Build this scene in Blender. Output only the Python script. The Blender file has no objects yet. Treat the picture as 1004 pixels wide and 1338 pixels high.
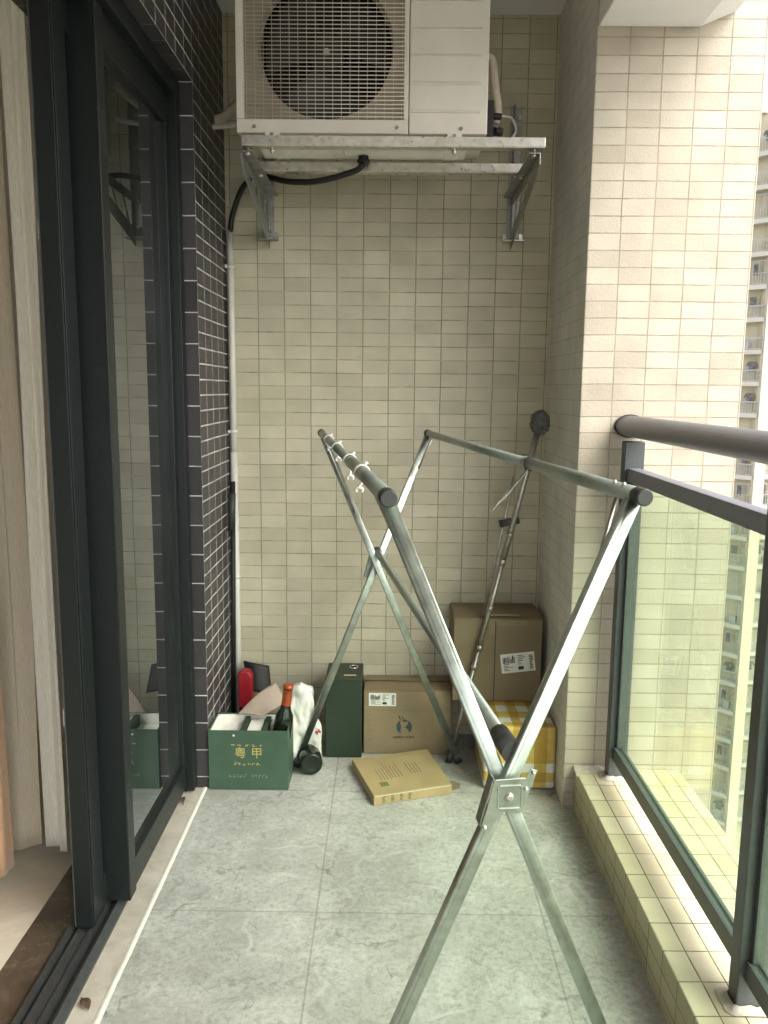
import bpy, bmesh, math, random
from mathutils import Vector, Matrix, noise as mnoise
random.seed(7)
S = bpy.context.scene
COL = S.collection
PI = math.pi

# ------------------------------------------------------------------ camera
cd = bpy.data.cameras.new('Camera')
cam = bpy.data.objects.new('Camera', cd); COL.objects.link(cam)
cd.sensor_fit = 'AUTO'; cd.sensor_width = 36.0
cd.lens = 1060.0/1338.0*36.0
cd.clip_start = 0.02; cd.clip_end = 3000
_m = Matrix(((0.999918, -0.0108206, 0.0068464), (0.008394, 0.1501593, -0.9886262), (0.0096695, 0.9886026, 0.1502378)))
cam.matrix_world = Matrix.Translation((0, 0, 1.41)) @ _m.to_4x4()
S.camera = cam

# ------------------------------------------------------------------ world, sun, exposure
SUN_EL, SUN_AZ = 48.0, 128.0          # azimuth measured clockwise from +Y
W = bpy.data.worlds.new('World'); S.world = W; W.use_nodes = True
nt = W.node_tree; nt.nodes.clear()
sky = nt.nodes.new('ShaderNodeTexSky'); sky.sky_type = 'NISHITA'; sky.sun_disc = False
sky.sun_elevation = math.radians(SUN_EL); sky.sun_rotation = math.radians(SUN_AZ)
sky.air_density = 1.0; sky.dust_density = 4.0; sky.ozone_density = 1.0
hs = nt.nodes.new('ShaderNodeHueSaturation'); hs.inputs['Saturation'].default_value = 0.30
bg = nt.nodes.new('ShaderNodeBackground'); bg.inputs['Strength'].default_value = 0.15
wo = nt.nodes.new('ShaderNodeOutputWorld')
nt.links.new(sky.outputs[0], hs.inputs['Color']); nt.links.new(hs.outputs[0], bg.inputs['Color']); nt.links.new(bg.outputs[0], wo.inputs['Surface'])
sl = bpy.data.lights.new('Sun', 'SUN'); sl.energy = 0.5; sl.angle = math.radians(80); sl.color = (1.0, 0.96, 0.92)
so = bpy.data.objects.new('Sun', sl); COL.objects.link(so)
_az, _el = math.radians(SUN_AZ), math.radians(SUN_EL)
so.rotation_euler = Vector((math.sin(_az)*math.cos(_el), math.cos(_az)*math.cos(_el), math.sin(_el))).to_track_quat('Z', 'Y').to_euler()
S.view_settings.view_transform = 'Standard'; S.view_settings.look = 'None'
S.view_settings.gamma = 1.0; S.view_settings.use_curve_mapping = False
S.view_settings.exposure = 2.08
S.cycles.max_bounces = 10; S.cycles.diffuse_bounces = 6; S.cycles.glossy_bounces = 5
S.cycles.transparent_max_bounces = 16; S.cycles.use_denoising = True
S.cycles.sample_clamp_indirect = 8

# ------------------------------------------------------------------ mesh helpers
class MB:
    def __init__(s): s.v = []; s.f = []; s.sm = []
    def add(s, vs, fs, smooth=False):
        o = len(s.v); s.v += [Vector(p) for p in vs]
        for f in fs: s.f.append([i+o for i in f]); s.sm.append(smooth)
        return s
    def box(s, a, b):
        x0, y0, z0 = a; x1, y1, z1 = b
        return s.add([(x0,y0,z0),(x1,y0,z0),(x1,y1,z0),(x0,y1,z0),(x0,y0,z1),(x1,y0,z1),(x1,y1,z1),(x0,y1,z1)],
                     [(0,3,2,1),(4,5,6,7),(0,1,5,4),(1,2,6,5),(2,3,7,6),(3,0,4,7)])
    def bar(s, p, q, w, d, side=(1,0,0), rnd=0.0):
        """rectangular bar p->q; w across 'side', d across the other axis; rnd = corner radius"""
        p, q = Vector(p), Vector(q); t = (q-p).normalized()
        a = Vector(side); a = (a-t*a.dot(t)).normalized(); b = t.cross(a)
        if rnd <= 0: prof = [(-w/2,-d/2),(w/2,-d/2),(w/2,d/2),(-w/2,d/2)]
        else:
            prof = []
            for cx, cy, a0 in ((w/2-rnd,-d/2+rnd,-90),(w/2-rnd,d/2-rnd,0),(-w/2+rnd,d/2-rnd,90),(-w/2+rnd,-d/2+rnd,180)):
                for k in range(5):
                    an = math.radians(a0+k*22.5); prof.append((cx+rnd*math.cos(an), cy+rnd*math.sin(an)))
        n = len(prof); vs = []
        for e in (p, q): vs += [e+a*x+b*y for x, y in prof]
        fs = [(i, (i+1)%n, n+(i+1)%n, n+i) for i in range(n)] + [tuple(range(n))[::-1], tuple(range(n, 2*n))]
        return s.add(vs, fs, rnd > 0)
    def tube(s, pts, r, seg=14, cap=True, ry=None):
        pts = [Vector(p) for p in pts]; n = len(pts); rs = r if isinstance(r, (list, tuple)) else [r]*n
        vs = []; up = None
        for i, p in enumerate(pts):
            t = (pts[min(i+1,n-1)]-pts[max(i-1,0)])
            t = t.normalized() if t.length > 1e-9 else Vector((0,0,1))
            if up is None:
                up = Vector((0,0,1)) if abs(t.z) < .9 else Vector((1,0,0))
            a = t.cross(up).normalized(); up = a.cross(t).normalized()
            for k in range(seg):
                an = 2*PI*k/seg
                vs.append(p + a*math.cos(an)*rs[i] + up*math.sin(an)*(ry if ry else rs[i]))
        fs = []
        for i in range(n-1):
            for k in range(seg):
                k2 = (k+1)%seg; fs.append((i*seg+k, i*seg+k2, (i+1)*seg+k2, (i+1)*seg+k))
        s.add(vs, fs, True)
        if cap:
            o = len(s.v)-n*seg
            s.f.append([o+k for k in range(seg)][::-1]); s.sm.append(False)
            s.f.append([o+(n-1)*seg+k for k in range(seg)]); s.sm.append(False)
        return s
    def prism(s, poly, fn, d0, d1):
        """poly 2-D outline, fn(u,v,d)->point, extruded from d0 to d1"""
        n = len(poly)
        vs = [fn(u,v,d0) for u,v in poly]+[fn(u,v,d1) for u,v in poly]
        return s.add(vs, [tuple(range(n))[::-1], tuple(range(n,2*n))]+[(i,(i+1)%n,n+(i+1)%n,n+i) for i in range(n)])
    def grid(s, nu, nv, fn, smooth=True):
        vs = [fn(i/nu, j/nv) for j in range(nv+1) for i in range(nu+1)]
        return s.add(vs, [(j*(nu+1)+i, j*(nu+1)+i+1, (j+1)*(nu+1)+i+1, (j+1)*(nu+1)+i) for j in range(nv) for i in range(nu)], smooth)
    def build(s, name, mats, parent=None, bevel=0.0, seg=2, origin=None, solid=0.0):
        me = bpy.data.meshes.new(name)
        o0 = Vector(origin) if origin else (Vector(parent['_w']) if parent is not None and '_w' in parent else Vector((0,0,0)))
        me.from_pydata([tuple(v-o0) for v in s.v], [], s.f)
        bm = bmesh.new(); bm.from_mesh(me); bmesh.ops.recalc_face_normals(bm, faces=bm.faces); bm.to_mesh(me); bm.free()
        me.polygons.foreach_set('use_smooth', s.sm); me.update()
        if not isinstance(mats, (list, tuple)): mats = [mats]
        for m in mats: me.materials.append(m)
        if len(mats) == 3:                      # by facing: X, Y, Z
            for p in me.polygons:
                n = [abs(c) for c in p.normal]; p.material_index = n.index(max(n))
        ob = bpy.data.objects.new(name, me); COL.objects.link(ob)
        if parent is not None:
            ob.parent = parent
        else: ob.location = o0
        if parent is not None:
            ob['_w'] = tuple(o0)
        else: ob['_w'] = tuple(o0)
        if solid:
            md = ob.modifiers.new('thick', 'SOLIDIFY'); md.thickness = solid; md.offset = 0
        if bevel:
            md = ob.modifiers.new('bevel', 'BEVEL'); md.width = bevel; md.segments = seg; md.limit_method = 'ANGLE'; md.angle_limit = math.radians(40)
            md.harden_normals = False
        return ob

def thing(name, label, cat, loc, group=None):
    o = bpy.data.objects.new(name, None); COL.objects.link(o); o.location = loc; o.empty_display_size = 0.1
    o['label'] = label; o['category'] = cat; o['_w'] = tuple(loc)
    if group: o['group'] = group
    return o
def tag(o, label, cat, group=None):
    o['label'] = label; o['category'] = cat
    if group: o['group'] = group
    return o
def struct(o): o['kind'] = 'structure'; return o

def text(name, body, origin, xdir, ydir, size, mat, parent, extrude=0.0004, align='CENTER'):
    """lettering as a real mesh lying on a surface"""
    cu = bpy.data.curves.new(name, 'FONT'); cu.body = body; cu.size = size; cu.align_x = align; cu.align_y = 'CENTER'; cu.extrude = extrude
    tmp = bpy.data.objects.new(name+'_tmp', cu); COL.objects.link(tmp)
    dg = bpy.context.evaluated_depsgraph_get(); me = bpy.data.meshes.new_from_object(tmp.evaluated_get(dg))
    bpy.data.objects.remove(tmp)
    x = Vector(xdir).normalized(); y = Vector(ydir).normalized(); z = x.cross(y)
    M = Matrix((x, y, z)).transposed().to_4x4(); M.translation = Vector(origin)-Vector(parent['_w'])
    me.transform(M); me.materials.clear(); me.materials.append(mat); me.name = name
    o = bpy.data.objects.new(name, me); COL.objects.link(o); o.parent = parent; o['_w'] = parent['_w']
    return o

# ------------------------------------------------------------------ material helpers
def newmat(name):
    m = bpy.data.materials.new(name); m.use_nodes = True
    return m, m.node_tree, m.node_tree.nodes['Principled BSDF']
def N(t, kind, **kw):
    n = t.nodes.new(kind)
    for k, v in kw.items():
        if k.startswith('i_'): n.inputs[k[2:].replace('_', ' ')].default_value = v
        else: setattr(n, k, v)
    return n
def rgba(c): return (c[0], c[1], c[2], 1.0)
def ramp(t, fac, stops):
    r = t.nodes.new('ShaderNodeValToRGB'); e = r.color_ramp.elements
    while len(e) < len(stops): e.new(0.5)
    for i, (p, c) in enumerate(stops): e[i].position = p; e[i].color = rgba(c) if len(c) == 3 else c
    t.links.new(fac, r.inputs[0]); return r
def mix(t, fac, a, b, mode='MIX'):
    n = t.nodes.new('ShaderNodeMix'); n.data_type = 'RGBA'; n.blend_type = mode
    for sck, v in ((n.inputs[0], fac), (n.inputs[6], a), (n.inputs[7], b)):
        if hasattr(v, 'is_output'): t.links.new(v, sck)
        elif isinstance(v, (int, float)): sck.default_value = v
        else: sck.default_value = rgba(v)
    return n.outputs[2]
def math_(t, op, a, b=None):
    n = t.nodes.new('ShaderNodeMath'); n.operation = op
    for i, v in enumerate((a, b)):
        if v is None: continue
        if hasattr(v, 'is_output'): t.links.new(v, n.inputs[i])
        else: n.inputs[i].default_value = v
    return n.outputs[0]
def bump(t, p, h, strength, dist=0.002):
    b = N(t, 'ShaderNodeBump'); b.inputs['Strength'].default_value = strength; b.inputs['Distance'].default_value = dist
    t.links.new(h, b.inputs['Height']); t.links.new(b.outputs[0], p.inputs['Normal']); return b

def plain(name, col, rough=0.5, metal=0.0, var=0.08, scale=25.0, bmp=0.05, spec=0.5, dirt=0.0, bdist=0.001):
    m, t, p = newmat(name)
    tc = N(t, 'ShaderNodeTexCoord'); nz = N(t, 'ShaderNodeTexNoise'); nz.inputs['Scale'].default_value = scale; nz.inputs['Detail'].default_value = 6
    t.links.new(tc.outputs['Object'], nz.inputs['Vector'])
    lo = tuple(c*(1-var) for c in col); hi = tuple(min(1, c*(1+var)) for c in col)
    r = ramp(t, nz.outputs['Fac'], [(0.3, lo), (0.7, hi)])
    c = r.outputs[0]
    if dirt:
        n2 = N(t, 'ShaderNodeTexNoise'); n2.inputs['Scale'].default_value = scale*.28; n2.inputs['Detail'].default_value = 9; n2.inputs['Roughness'].default_value = .7
        t.links.new(tc.outputs['Object'], n2.inputs['Vector'])
        dr = ramp(t, n2.outputs['Fac'], [(0.5, (0,0,0)), (0.75, (dirt,)*3)])
        c = mix(t, dr.outputs[0], c, tuple(x*.35 for x in col))
    t.links.new(c, p.inputs['Base Color'])
    p.inputs['Roughness'].default_value = rough; p.inputs['Metallic'].default_value = metal; p.inputs['Specular IOR Level'].default_value = spec
    rr = math_(t, 'MULTIPLY_ADD', nz.outputs['Fac'], .25); rr.node.inputs[2].default_value = max(0.02, rough-.12)
    t.links.new(rr, p.inputs['Roughness'])
    if bmp: bump(t, p, nz.outputs['Fac'], bmp, bdist)
    return m

def tile(name, axes, bw, bh, off, c1, c2, grout, msize=0.0017, rough=0.55, grout_var=0.0, grout2=None, rug=0.25, stain=0.0, stain_col=(.1,.1,.06), spec=.4, split=None):
    """stack-bonded glazed tile in world metres"""
    m, t, p = newmat(name)
    tc = N(t, 'ShaderNodeTexCoord'); sp = N(t, 'ShaderNodeSeparateXYZ'); t.links.new(tc.outputs['Object'], sp.inputs[0])
    u = sp.outputs['XYZ'.index(axes[0].upper())]; v = sp.outputs['XYZ'.index(axes[1].upper())]
    # the setter's hand: joints wander a little
    wn = N(t, 'ShaderNodeTexNoise'); wn.inputs['Scale'].default_value = 4.0; wn.inputs['Detail'].default_value = 3
    t.links.new(tc.outputs['Object'], wn.inputs['Vector'])
    w0 = math_(t, 'MULTIPLY', math_(t, 'SUBTRACT', wn.outputs['Fac'], .5), .006)
    cb = N(t, 'ShaderNodeCombineXYZ')
    t.links.new(math_(t, 'ADD', math_(t, 'SUBTRACT', u, off[0]), w0), cb.inputs[0]); t.links.new(math_(t, 'ADD', math_(t, 'SUBTRACT', v, off[1]), w0), cb.inputs[1])
    br = N(t, 'ShaderNodeTexBrick'); br.offset = 0.0; br.offset_frequency = 1; br.squash = 1.0
    br.inputs['Scale'].default_value = 1.0; br.inputs['Brick Width'].default_value = bw; br.inputs['Row Height'].default_value = bh
    br.inputs['Mortar Size'].default_value = msize; br.inputs['Mortar Smooth'].default_value = 0.3; br.inputs['Bias'].default_value = 0
    br.inputs['Color1'].default_value = rgba(c1); br.inputs['Color2'].default_value = rgba(c2)
    t.links.new(cb.outputs[0], br.inputs['Vector'])
    n1 = N(t, 'ShaderNodeTexNoise'); n1.inputs['Scale'].default_value = 9; n1.inputs['Detail'].default_value = 8; t.links.new(tc.outputs['Object'], n1.inputs['Vector'])
    n2 = N(t, 'ShaderNodeTexNoise'); n2.inputs['Scale'].default_value = 160; n2.inputs['Detail'].default_value = 4; t.links.new(tc.outputs['Object'], n2.inputs['Vector'])
    tcol = mix(t, 1.0, br.outputs['Color'], ramp(t, n1.outputs['Fac'], [(0.25, (.86,.86,.86)), (0.75, (1.08,1.08,1.08))]).outputs[0], 'MULTIPLY')
    g = grout
    if grout2 is not None:
        n3 = N(t, 'ShaderNodeTexNoise'); n3.inputs['Scale'].default_value = 13; n3.inputs['Detail'].default_value = 5; n3.inputs['Roughness'].default_value = .65
        t.links.new(tc.outputs['Object'], n3.inputs['Vector'])
        g = ramp(t, n3.outputs['Fac'], [(0.5-grout_var, grout2), (0.5+grout_var, grout)]).outputs[0]
        if split:
            n5 = N(t, 'ShaderNodeTexNoise'); n5.inputs['Scale'].default_value = 1.0; n5.inputs['Detail'].default_value = 4; n5.inputs['Roughness'].default_value = .6
            mp = N(t, 'ShaderNodeMapping'); mp.inputs['Scale'].default_value = (9, 9, 31); t.links.new(tc.outputs['Object'], mp.inputs[0]); t.links.new(mp.outputs[0], n5.inputs['Vector'])
            gh = ramp(t, n5.outputs['Fac'], [(0.40, split), (0.56, grout2), (0.68, grout)]).outputs[0]
            fv = math_(t, 'FRACT', math_(t, 'ADD', math_(t, 'DIVIDE', math_(t, 'ADD', math_(t, 'SUBTRACT', v, off[1]), w0), bh), 200.0))
            dv = math_(t, 'MULTIPLY', math_(t, 'SUBTRACT', .5, math_(t, 'ABSOLUTE', math_(t, 'SUBTRACT', fv, .5))), bh)
            g = mix(t, math_(t, 'LESS_THAN', dv, msize*1.05), g, gh)
    col = mix(t, br.outputs['Fac'], tcol, g)
    if stain:
        n4 = N(t, 'ShaderNodeTexNoise'); n4.inputs['Scale'].default_value = 2.3; n4.inputs['Detail'].default_value = 9; n4.inputs['Roughness'].default_value = .62
        t.links.new(tc.outputs['Object'], n4.inputs['Vector'])
        col = mix(t, ramp(t, n4.outputs['Fac'], [(0.48,(0,0,0)),(0.8,(stain,)*3)]).outputs[0], col, stain_col)
    t.links.new(col, p.inputs['Base Color'])
    p.inputs['Specular IOR Level'].default_value = spec
    rr = math_(t, 'ADD', math_(t, 'MULTIPLY', br.outputs['Fac'], .35), math_(t, 'MULTIPLY_ADD', n1.outputs['Fac'], .2))
    rr.node.inputs[1].links[0].from_node.inputs[2].default_value = rough-.1
    t.links.new(rr, p.inputs['Roughness'])
    h = math_(t, 'SUBTRACT', math_(t, 'ADD', math_(t, 'MULTIPLY', n2.outputs['Fac'], rug), math_(t, 'MULTIPLY', n1.outputs['Fac'], rug*1.2)), br.outputs['Fac'])
    bump(t, p, h, 0.55, 0.0022)
    return m

def glass(name, tint, refl_tint=(1,1,1), dust=0.02, ior=1.5, boost=1.0):
    """thin architectural pane: tinted straight-through light plus Fresnel reflection"""
    m = bpy.data.materials.new(name); m.use_nodes = True; t = m.node_tree; t.nodes.clear()
    out = N(t, 'ShaderNodeOutputMaterial'); tr = N(t, 'ShaderNodeBsdfTransparent'); tr.inputs[0].default_value = rgba(tint)
    gl = N(t, 'ShaderNodeBsdfGlossy'); gl.inputs['Color'].default_value = rgba(refl_tint); gl.inputs['Roughness'].default_value = 0.008
    df = N(t, 'ShaderNodeBsdfDiffuse'); df.inputs[0].default_value = (.5,.52,.48,1)
    tc = N(t, 'ShaderNodeTexCoord'); nz = N(t, 'ShaderNodeTexNoise'); nz.inputs['Scale'].default_value = 3.5; nz.inputs['Detail'].default_value = 8
    t.links.new(tc.outputs['Object'], nz.inputs['Vector'])
    dst = ramp(t, nz.outputs['Fac'], [(0.35, (dust*.4,)*3), (0.75, (dust*1.8,)*3)])
    lw = N(t, 'ShaderNodeLayerWeight'); lw.inputs['Blend'].default_value = .5
    p5 = math_(t, 'POWER', lw.outputs['Facing'], 5.0); f0 = ((ior-1)/(ior+1))**2
    fs_ = math_(t, 'MULTIPLY_ADD', p5, 1-f0); fs_.node.inputs[2].default_value = f0      # Schlick, same from both sides
    fb = math_(t, 'MINIMUM', math_(t, 'MULTIPLY', fs_, boost), 1.0)
    m1 = N(t, 'ShaderNodeMixShader'); m2 = N(t, 'ShaderNodeMixShader')
    t.links.new(dst.outputs[0], m1.inputs[0]); t.links.new(tr.outputs[0], m1.inputs[1]); t.links.new(df.outputs[0], m1.inputs[2])
    t.links.new(fb, m2.inputs[0]); t.links.new(m1.outputs[0], m2.inputs[1]); t.links.new(gl.outputs[0], m2.inputs[2])
    t.links.new(m2.outputs[0], out.inputs['Surface'])
    return m

# ------------------------------------------------------------------ dimensions
YP, YB, ZC = 2.602, 3.185, 2.757      # pier face, back wall, ceiling
XL, YL, ZL = -0.630, 2.700, 2.352     # dark tile face, its corner, lintel height
CX0, CX1, CZ = 0.638, 0.990, 0.140    # kerb wall
Y0 = -2.6                             # balcony runs on behind the viewer

# ------------------------------------------------------------------ materials
BW, BH = 0.1004, 0.0510
B1, B2 = (.50,.425,.30), (.58,.51,.385)
M_back_y = tile('beige_tile_back', 'xz', BW, BH, (-0.411, 2.131), (.475,.435,.320), (.565,.520,.390), (.14,.127,.082), .0016, .5, .18, (.30,.265,.17), rug=.22, stain=.30, stain_col=(.36,.34,.19), split=(.47,.42,.30))
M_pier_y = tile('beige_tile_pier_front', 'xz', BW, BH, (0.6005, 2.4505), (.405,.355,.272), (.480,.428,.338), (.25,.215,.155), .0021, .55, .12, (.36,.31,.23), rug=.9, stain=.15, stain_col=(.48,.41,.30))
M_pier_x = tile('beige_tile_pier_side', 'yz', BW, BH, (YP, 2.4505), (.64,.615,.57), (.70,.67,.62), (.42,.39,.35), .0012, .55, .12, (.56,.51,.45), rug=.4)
M_curb_z = tile('beige_tile_kerb_top', 'xy', 0.0525, 0.0985, (CX0, 1.992), (.50,.455,.285), (.61,.565,.385), (.09,.085,.04), .0018, .5, .10, (.25,.23,.14), rug=.3, stain=.25, stain_col=(.25,.22,.12))
M_curb_x = tile('beige_tile_kerb_side', 'yz', 0.0985, 0.0510, (1.992, 0.038), (.48,.44,.28), (.58,.53,.36), (.11,.10,.06), .0016, .5, .10, (.3,.27,.18), rug=.3, stain=.4, stain_col=(.16,.15,.09))
DK1, DK2, DG = (.036,.033,.034), (.052,.047,.048), (.60,.59,.55)
M_dark_x = tile('dark_tile_face', 'yz', BW, BH, (YL, ZL), DK1, DK2, DG, .0029, .42, .12, (.36,.35,.33), rug=.2, spec=.35)
M_dark_y = tile('dark_tile_jamb', 'xz', .30, BW, (-0.9, ZL), DK1, DK2, DG, .0022, .42, .14, (.36,.35,.33), rug=.2, spec=.35)
M_dark_z = tile('dark_tile_soffit', 'xy', .30, BW, (-0.9, YL), DK1, DK2, (.32,.3,.28), .0017, .42, .14, (.12,.115,.11), rug=.2, spec=.35)
M_white = plain('ceiling_paint', (.74,.71,.68), .75, 0, .03, 6, .05)
M_beam = plain('beam_paint', (.76,.73,.70), .75, 0, .03, 6, .05)
M_frame = plain('charcoal_powder_coat', (.0115,.0145,.0145), .40, 0, .15, 90, .03, spec=.35, dirt=.3)
M_frame_lt = plain('worn_charcoal_track', (.045,.047,.047), .42, .15, .2, 60, .05, dirt=.4)
M_seal = plain('black_rubber', (.008,.008,.008), .7, 0, .1, 50, .02)
M_rail = plain('dark_grey_rail_shaded', (.066,.075,.073), .38, 0, .12, 90, .04, dirt=.3)  # railing paint, darkened here for the unlit posts and lower rails
M_hand = plain('dark_grey_rail_lit', (.185,.186,.215), .42, 0, .10, 70, .05, dirt=.25)  # same railing paint, lightened to show sky light on the upper rails
M_alu = plain('brushed_aluminium', (.43,.475,.415), .34, .90, .16, 45, .10, dirt=.45)
M_bar = plain('grey_green_bar', (.27,.31,.26), .36, .40, .10, 50, .05, dirt=.25)
M_cap = plain('dark_plastic_cap', (.035,.038,.034), .5, 0, .1, 60, .02)
M_ss = plain('bright_steel', (.66,.63,.58), .30, .9, .10, 50, .06, dirt=.3)
M_galv = plain('weathered_galvanised', (.36,.36,.35), .40, .85, .25, 30, .10, dirt=.6)
M_ac = plain('aged_cream_enamel', (.70,.645,.575), .42, 0, .05, 7, .02, dirt=.16)
M_shroud = plain('dusty_tan_shroud_shaded', (.36,.305,.24), .6, 0, .1, 14, .03, dirt=.4)  # tan darkened to paint the shade of the recess behind the grille
M_ac_pan = plain('pale_base_pan', (.80,.76,.70), .5, 0, .08, 20, .04, dirt=.2)
M_wire = plain('cream_coated_wire', (.60,.54,.46), .4, 0, .05, 30, .0)
M_black = plain('matt_black', (.010,.010,.010), .6, 0, .15, 40, .03)
M_fan = plain('dark_grey_fan', (.035,.034,.034), .5, 0, .1, 30, .02)
M_hose = plain('black_hose', (.014,.014,.015), .5, 0, .15, 60, .08)
M_pvc = plain('white_pvc', (.66,.64,.58), .4, 0, .05, 30, .02, dirt=.15)
M_lag = plain('beige_pipe_wrap', (.55,.47,.37), .7, 0, .15, 40, .2)
M_red = plain('red_plastic', (.27,.012,.020), .35, 0, .08, 40, .02)
M_gbox = plain('green_printed_card', (.046,.088,.056), .5, 0, .12, 14, .03)
M_gbox_in = plain('dark_green_card', (.020,.045,.022), .6, 0, .12, 14, .03)
M_tall = plain('deep_green_card', (.014,.028,.014), .45, 0, .12, 14, .03)
M_gold = plain('gold_print', (.55,.46,.16), .4, .3, .08, 60, 0)
M_palegold = plain('pale_gold_print', (.25,.27,.15), .5, .1, .2, 60, 0)
M_foam = plain('white_foam', (.72,.71,.64), .8, 0, .05, 60, .15)
M_kraft = plain('kraft_card', (.235,.180,.102), .75, 0, .12, 7, .35, dirt=.25, bdist=.006)  # kraft colours from here lowered to carry the cartons' shade
M_kraft2 = plain('yellowed_kraft_card', (.36,.275,.135), .72, 0, .12, 8, .25, dirt=.2, bdist=.005)
M_kraft3 = plain('brown_kraft_card', (.20,.152,.088), .75, 0, .12, 7, .35, dirt=.25, bdist=.006)
M_pinkcard = plain('faded_pinkish_card', (.36,.29,.225), .75, 0, .12, 14, .05)
M_ink = plain('black_ink', (.03,.03,.028), .7, 0, .2, 80, 0)
M_fadedink = plain('faded_ink', (.20,.16,.085), .7, 0, .2, 80, 0)
M_blueink = plain('dark_blue_ink', (.035,.06,.075), .7, 0, .25, 80, 0)
M_greenink = plain('faded_green_ink', (.14,.17,.06), .7, 0, .2, 80, 0)
M_label = plain('label_paper', (.68,.68,.62), .6, 0, .04, 40, .02)
M_bag = plain('white_bag_plastic', (.66,.65,.58), .35, 0, .05, 20, .1)
M_redink = plain('red_ink', (.45,.06,.06), .6, 0, .2, 80, 0)
M_bottle = plain('dark_green_bottle_glass', (.008,.014,.008), .12, 0, .1, 20, 0)
M_foil = plain('orange_foil', (.42,.085,.025), .32, .4, .12, 60, .1)
M_tape_clear = plain('pale_packing_tape', (.40,.33,.20), .25, 0, .1, 60, .1)
M_pole = plain('grey_steel_pole', (.42,.40,.36), .38, .85, .12, 60, .06, dirt=.4)
M_mop = plain('dusty_dark_fluff', (.13,.122,.115), .95, 0, .35, 90, .8)
M_clip = plain('white_clip_plastic', (.66,.66,.60), .4, 0, .04, 40, 0)
M_leaf = plain('dry_leaf', (.09,.055,.03), .8, 0, .3, 60, .1)
M_caulk = plain('white_joint_filler', (.70,.68,.58), .8, 0, .08, 60, .1)
M_cement = plain('rough_cement', (.42,.39,.31), .9, 0, .18, 60, .6, bdist=.003)

def curtain_mat(name, c, weave=700):
    m, t, p = newmat(name)
    tc = N(t, 'ShaderNodeTexCoord'); w = N(t, 'ShaderNodeTexNoise'); w.inputs['Scale'].default_value = weave
    mp = N(t, 'ShaderNodeMapping'); mp.inputs['Scale'].default_value = (1, 1, .06); t.links.new(tc.outputs['Object'], mp.inputs[0]); t.links.new(mp.outputs[0], w.inputs['Vector'])
    t.links.new(ramp(t, w.outputs['Fac'], [(0.3, tuple(x*.86 for x in c)), (0.7, tuple(x*1.1 for x in c))]).outputs[0], p.inputs['Base Color'])
    p.inputs['Roughness'].default_value = .9; p.inputs['Sheen Weight'].default_value = .2
    bump(t, p, w.outputs['Fac'], .25, .001); return m
M_cur_white = curtain_mat('cream_curtain_cloth', (.86,.83,.74)); M_cur_taupe = curtain_mat('taupe_curtain_cloth', (.54,.465,.355)); M_cur_orange = curtain_mat('tan_curtain_cloth', (.56,.335,.20))

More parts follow.
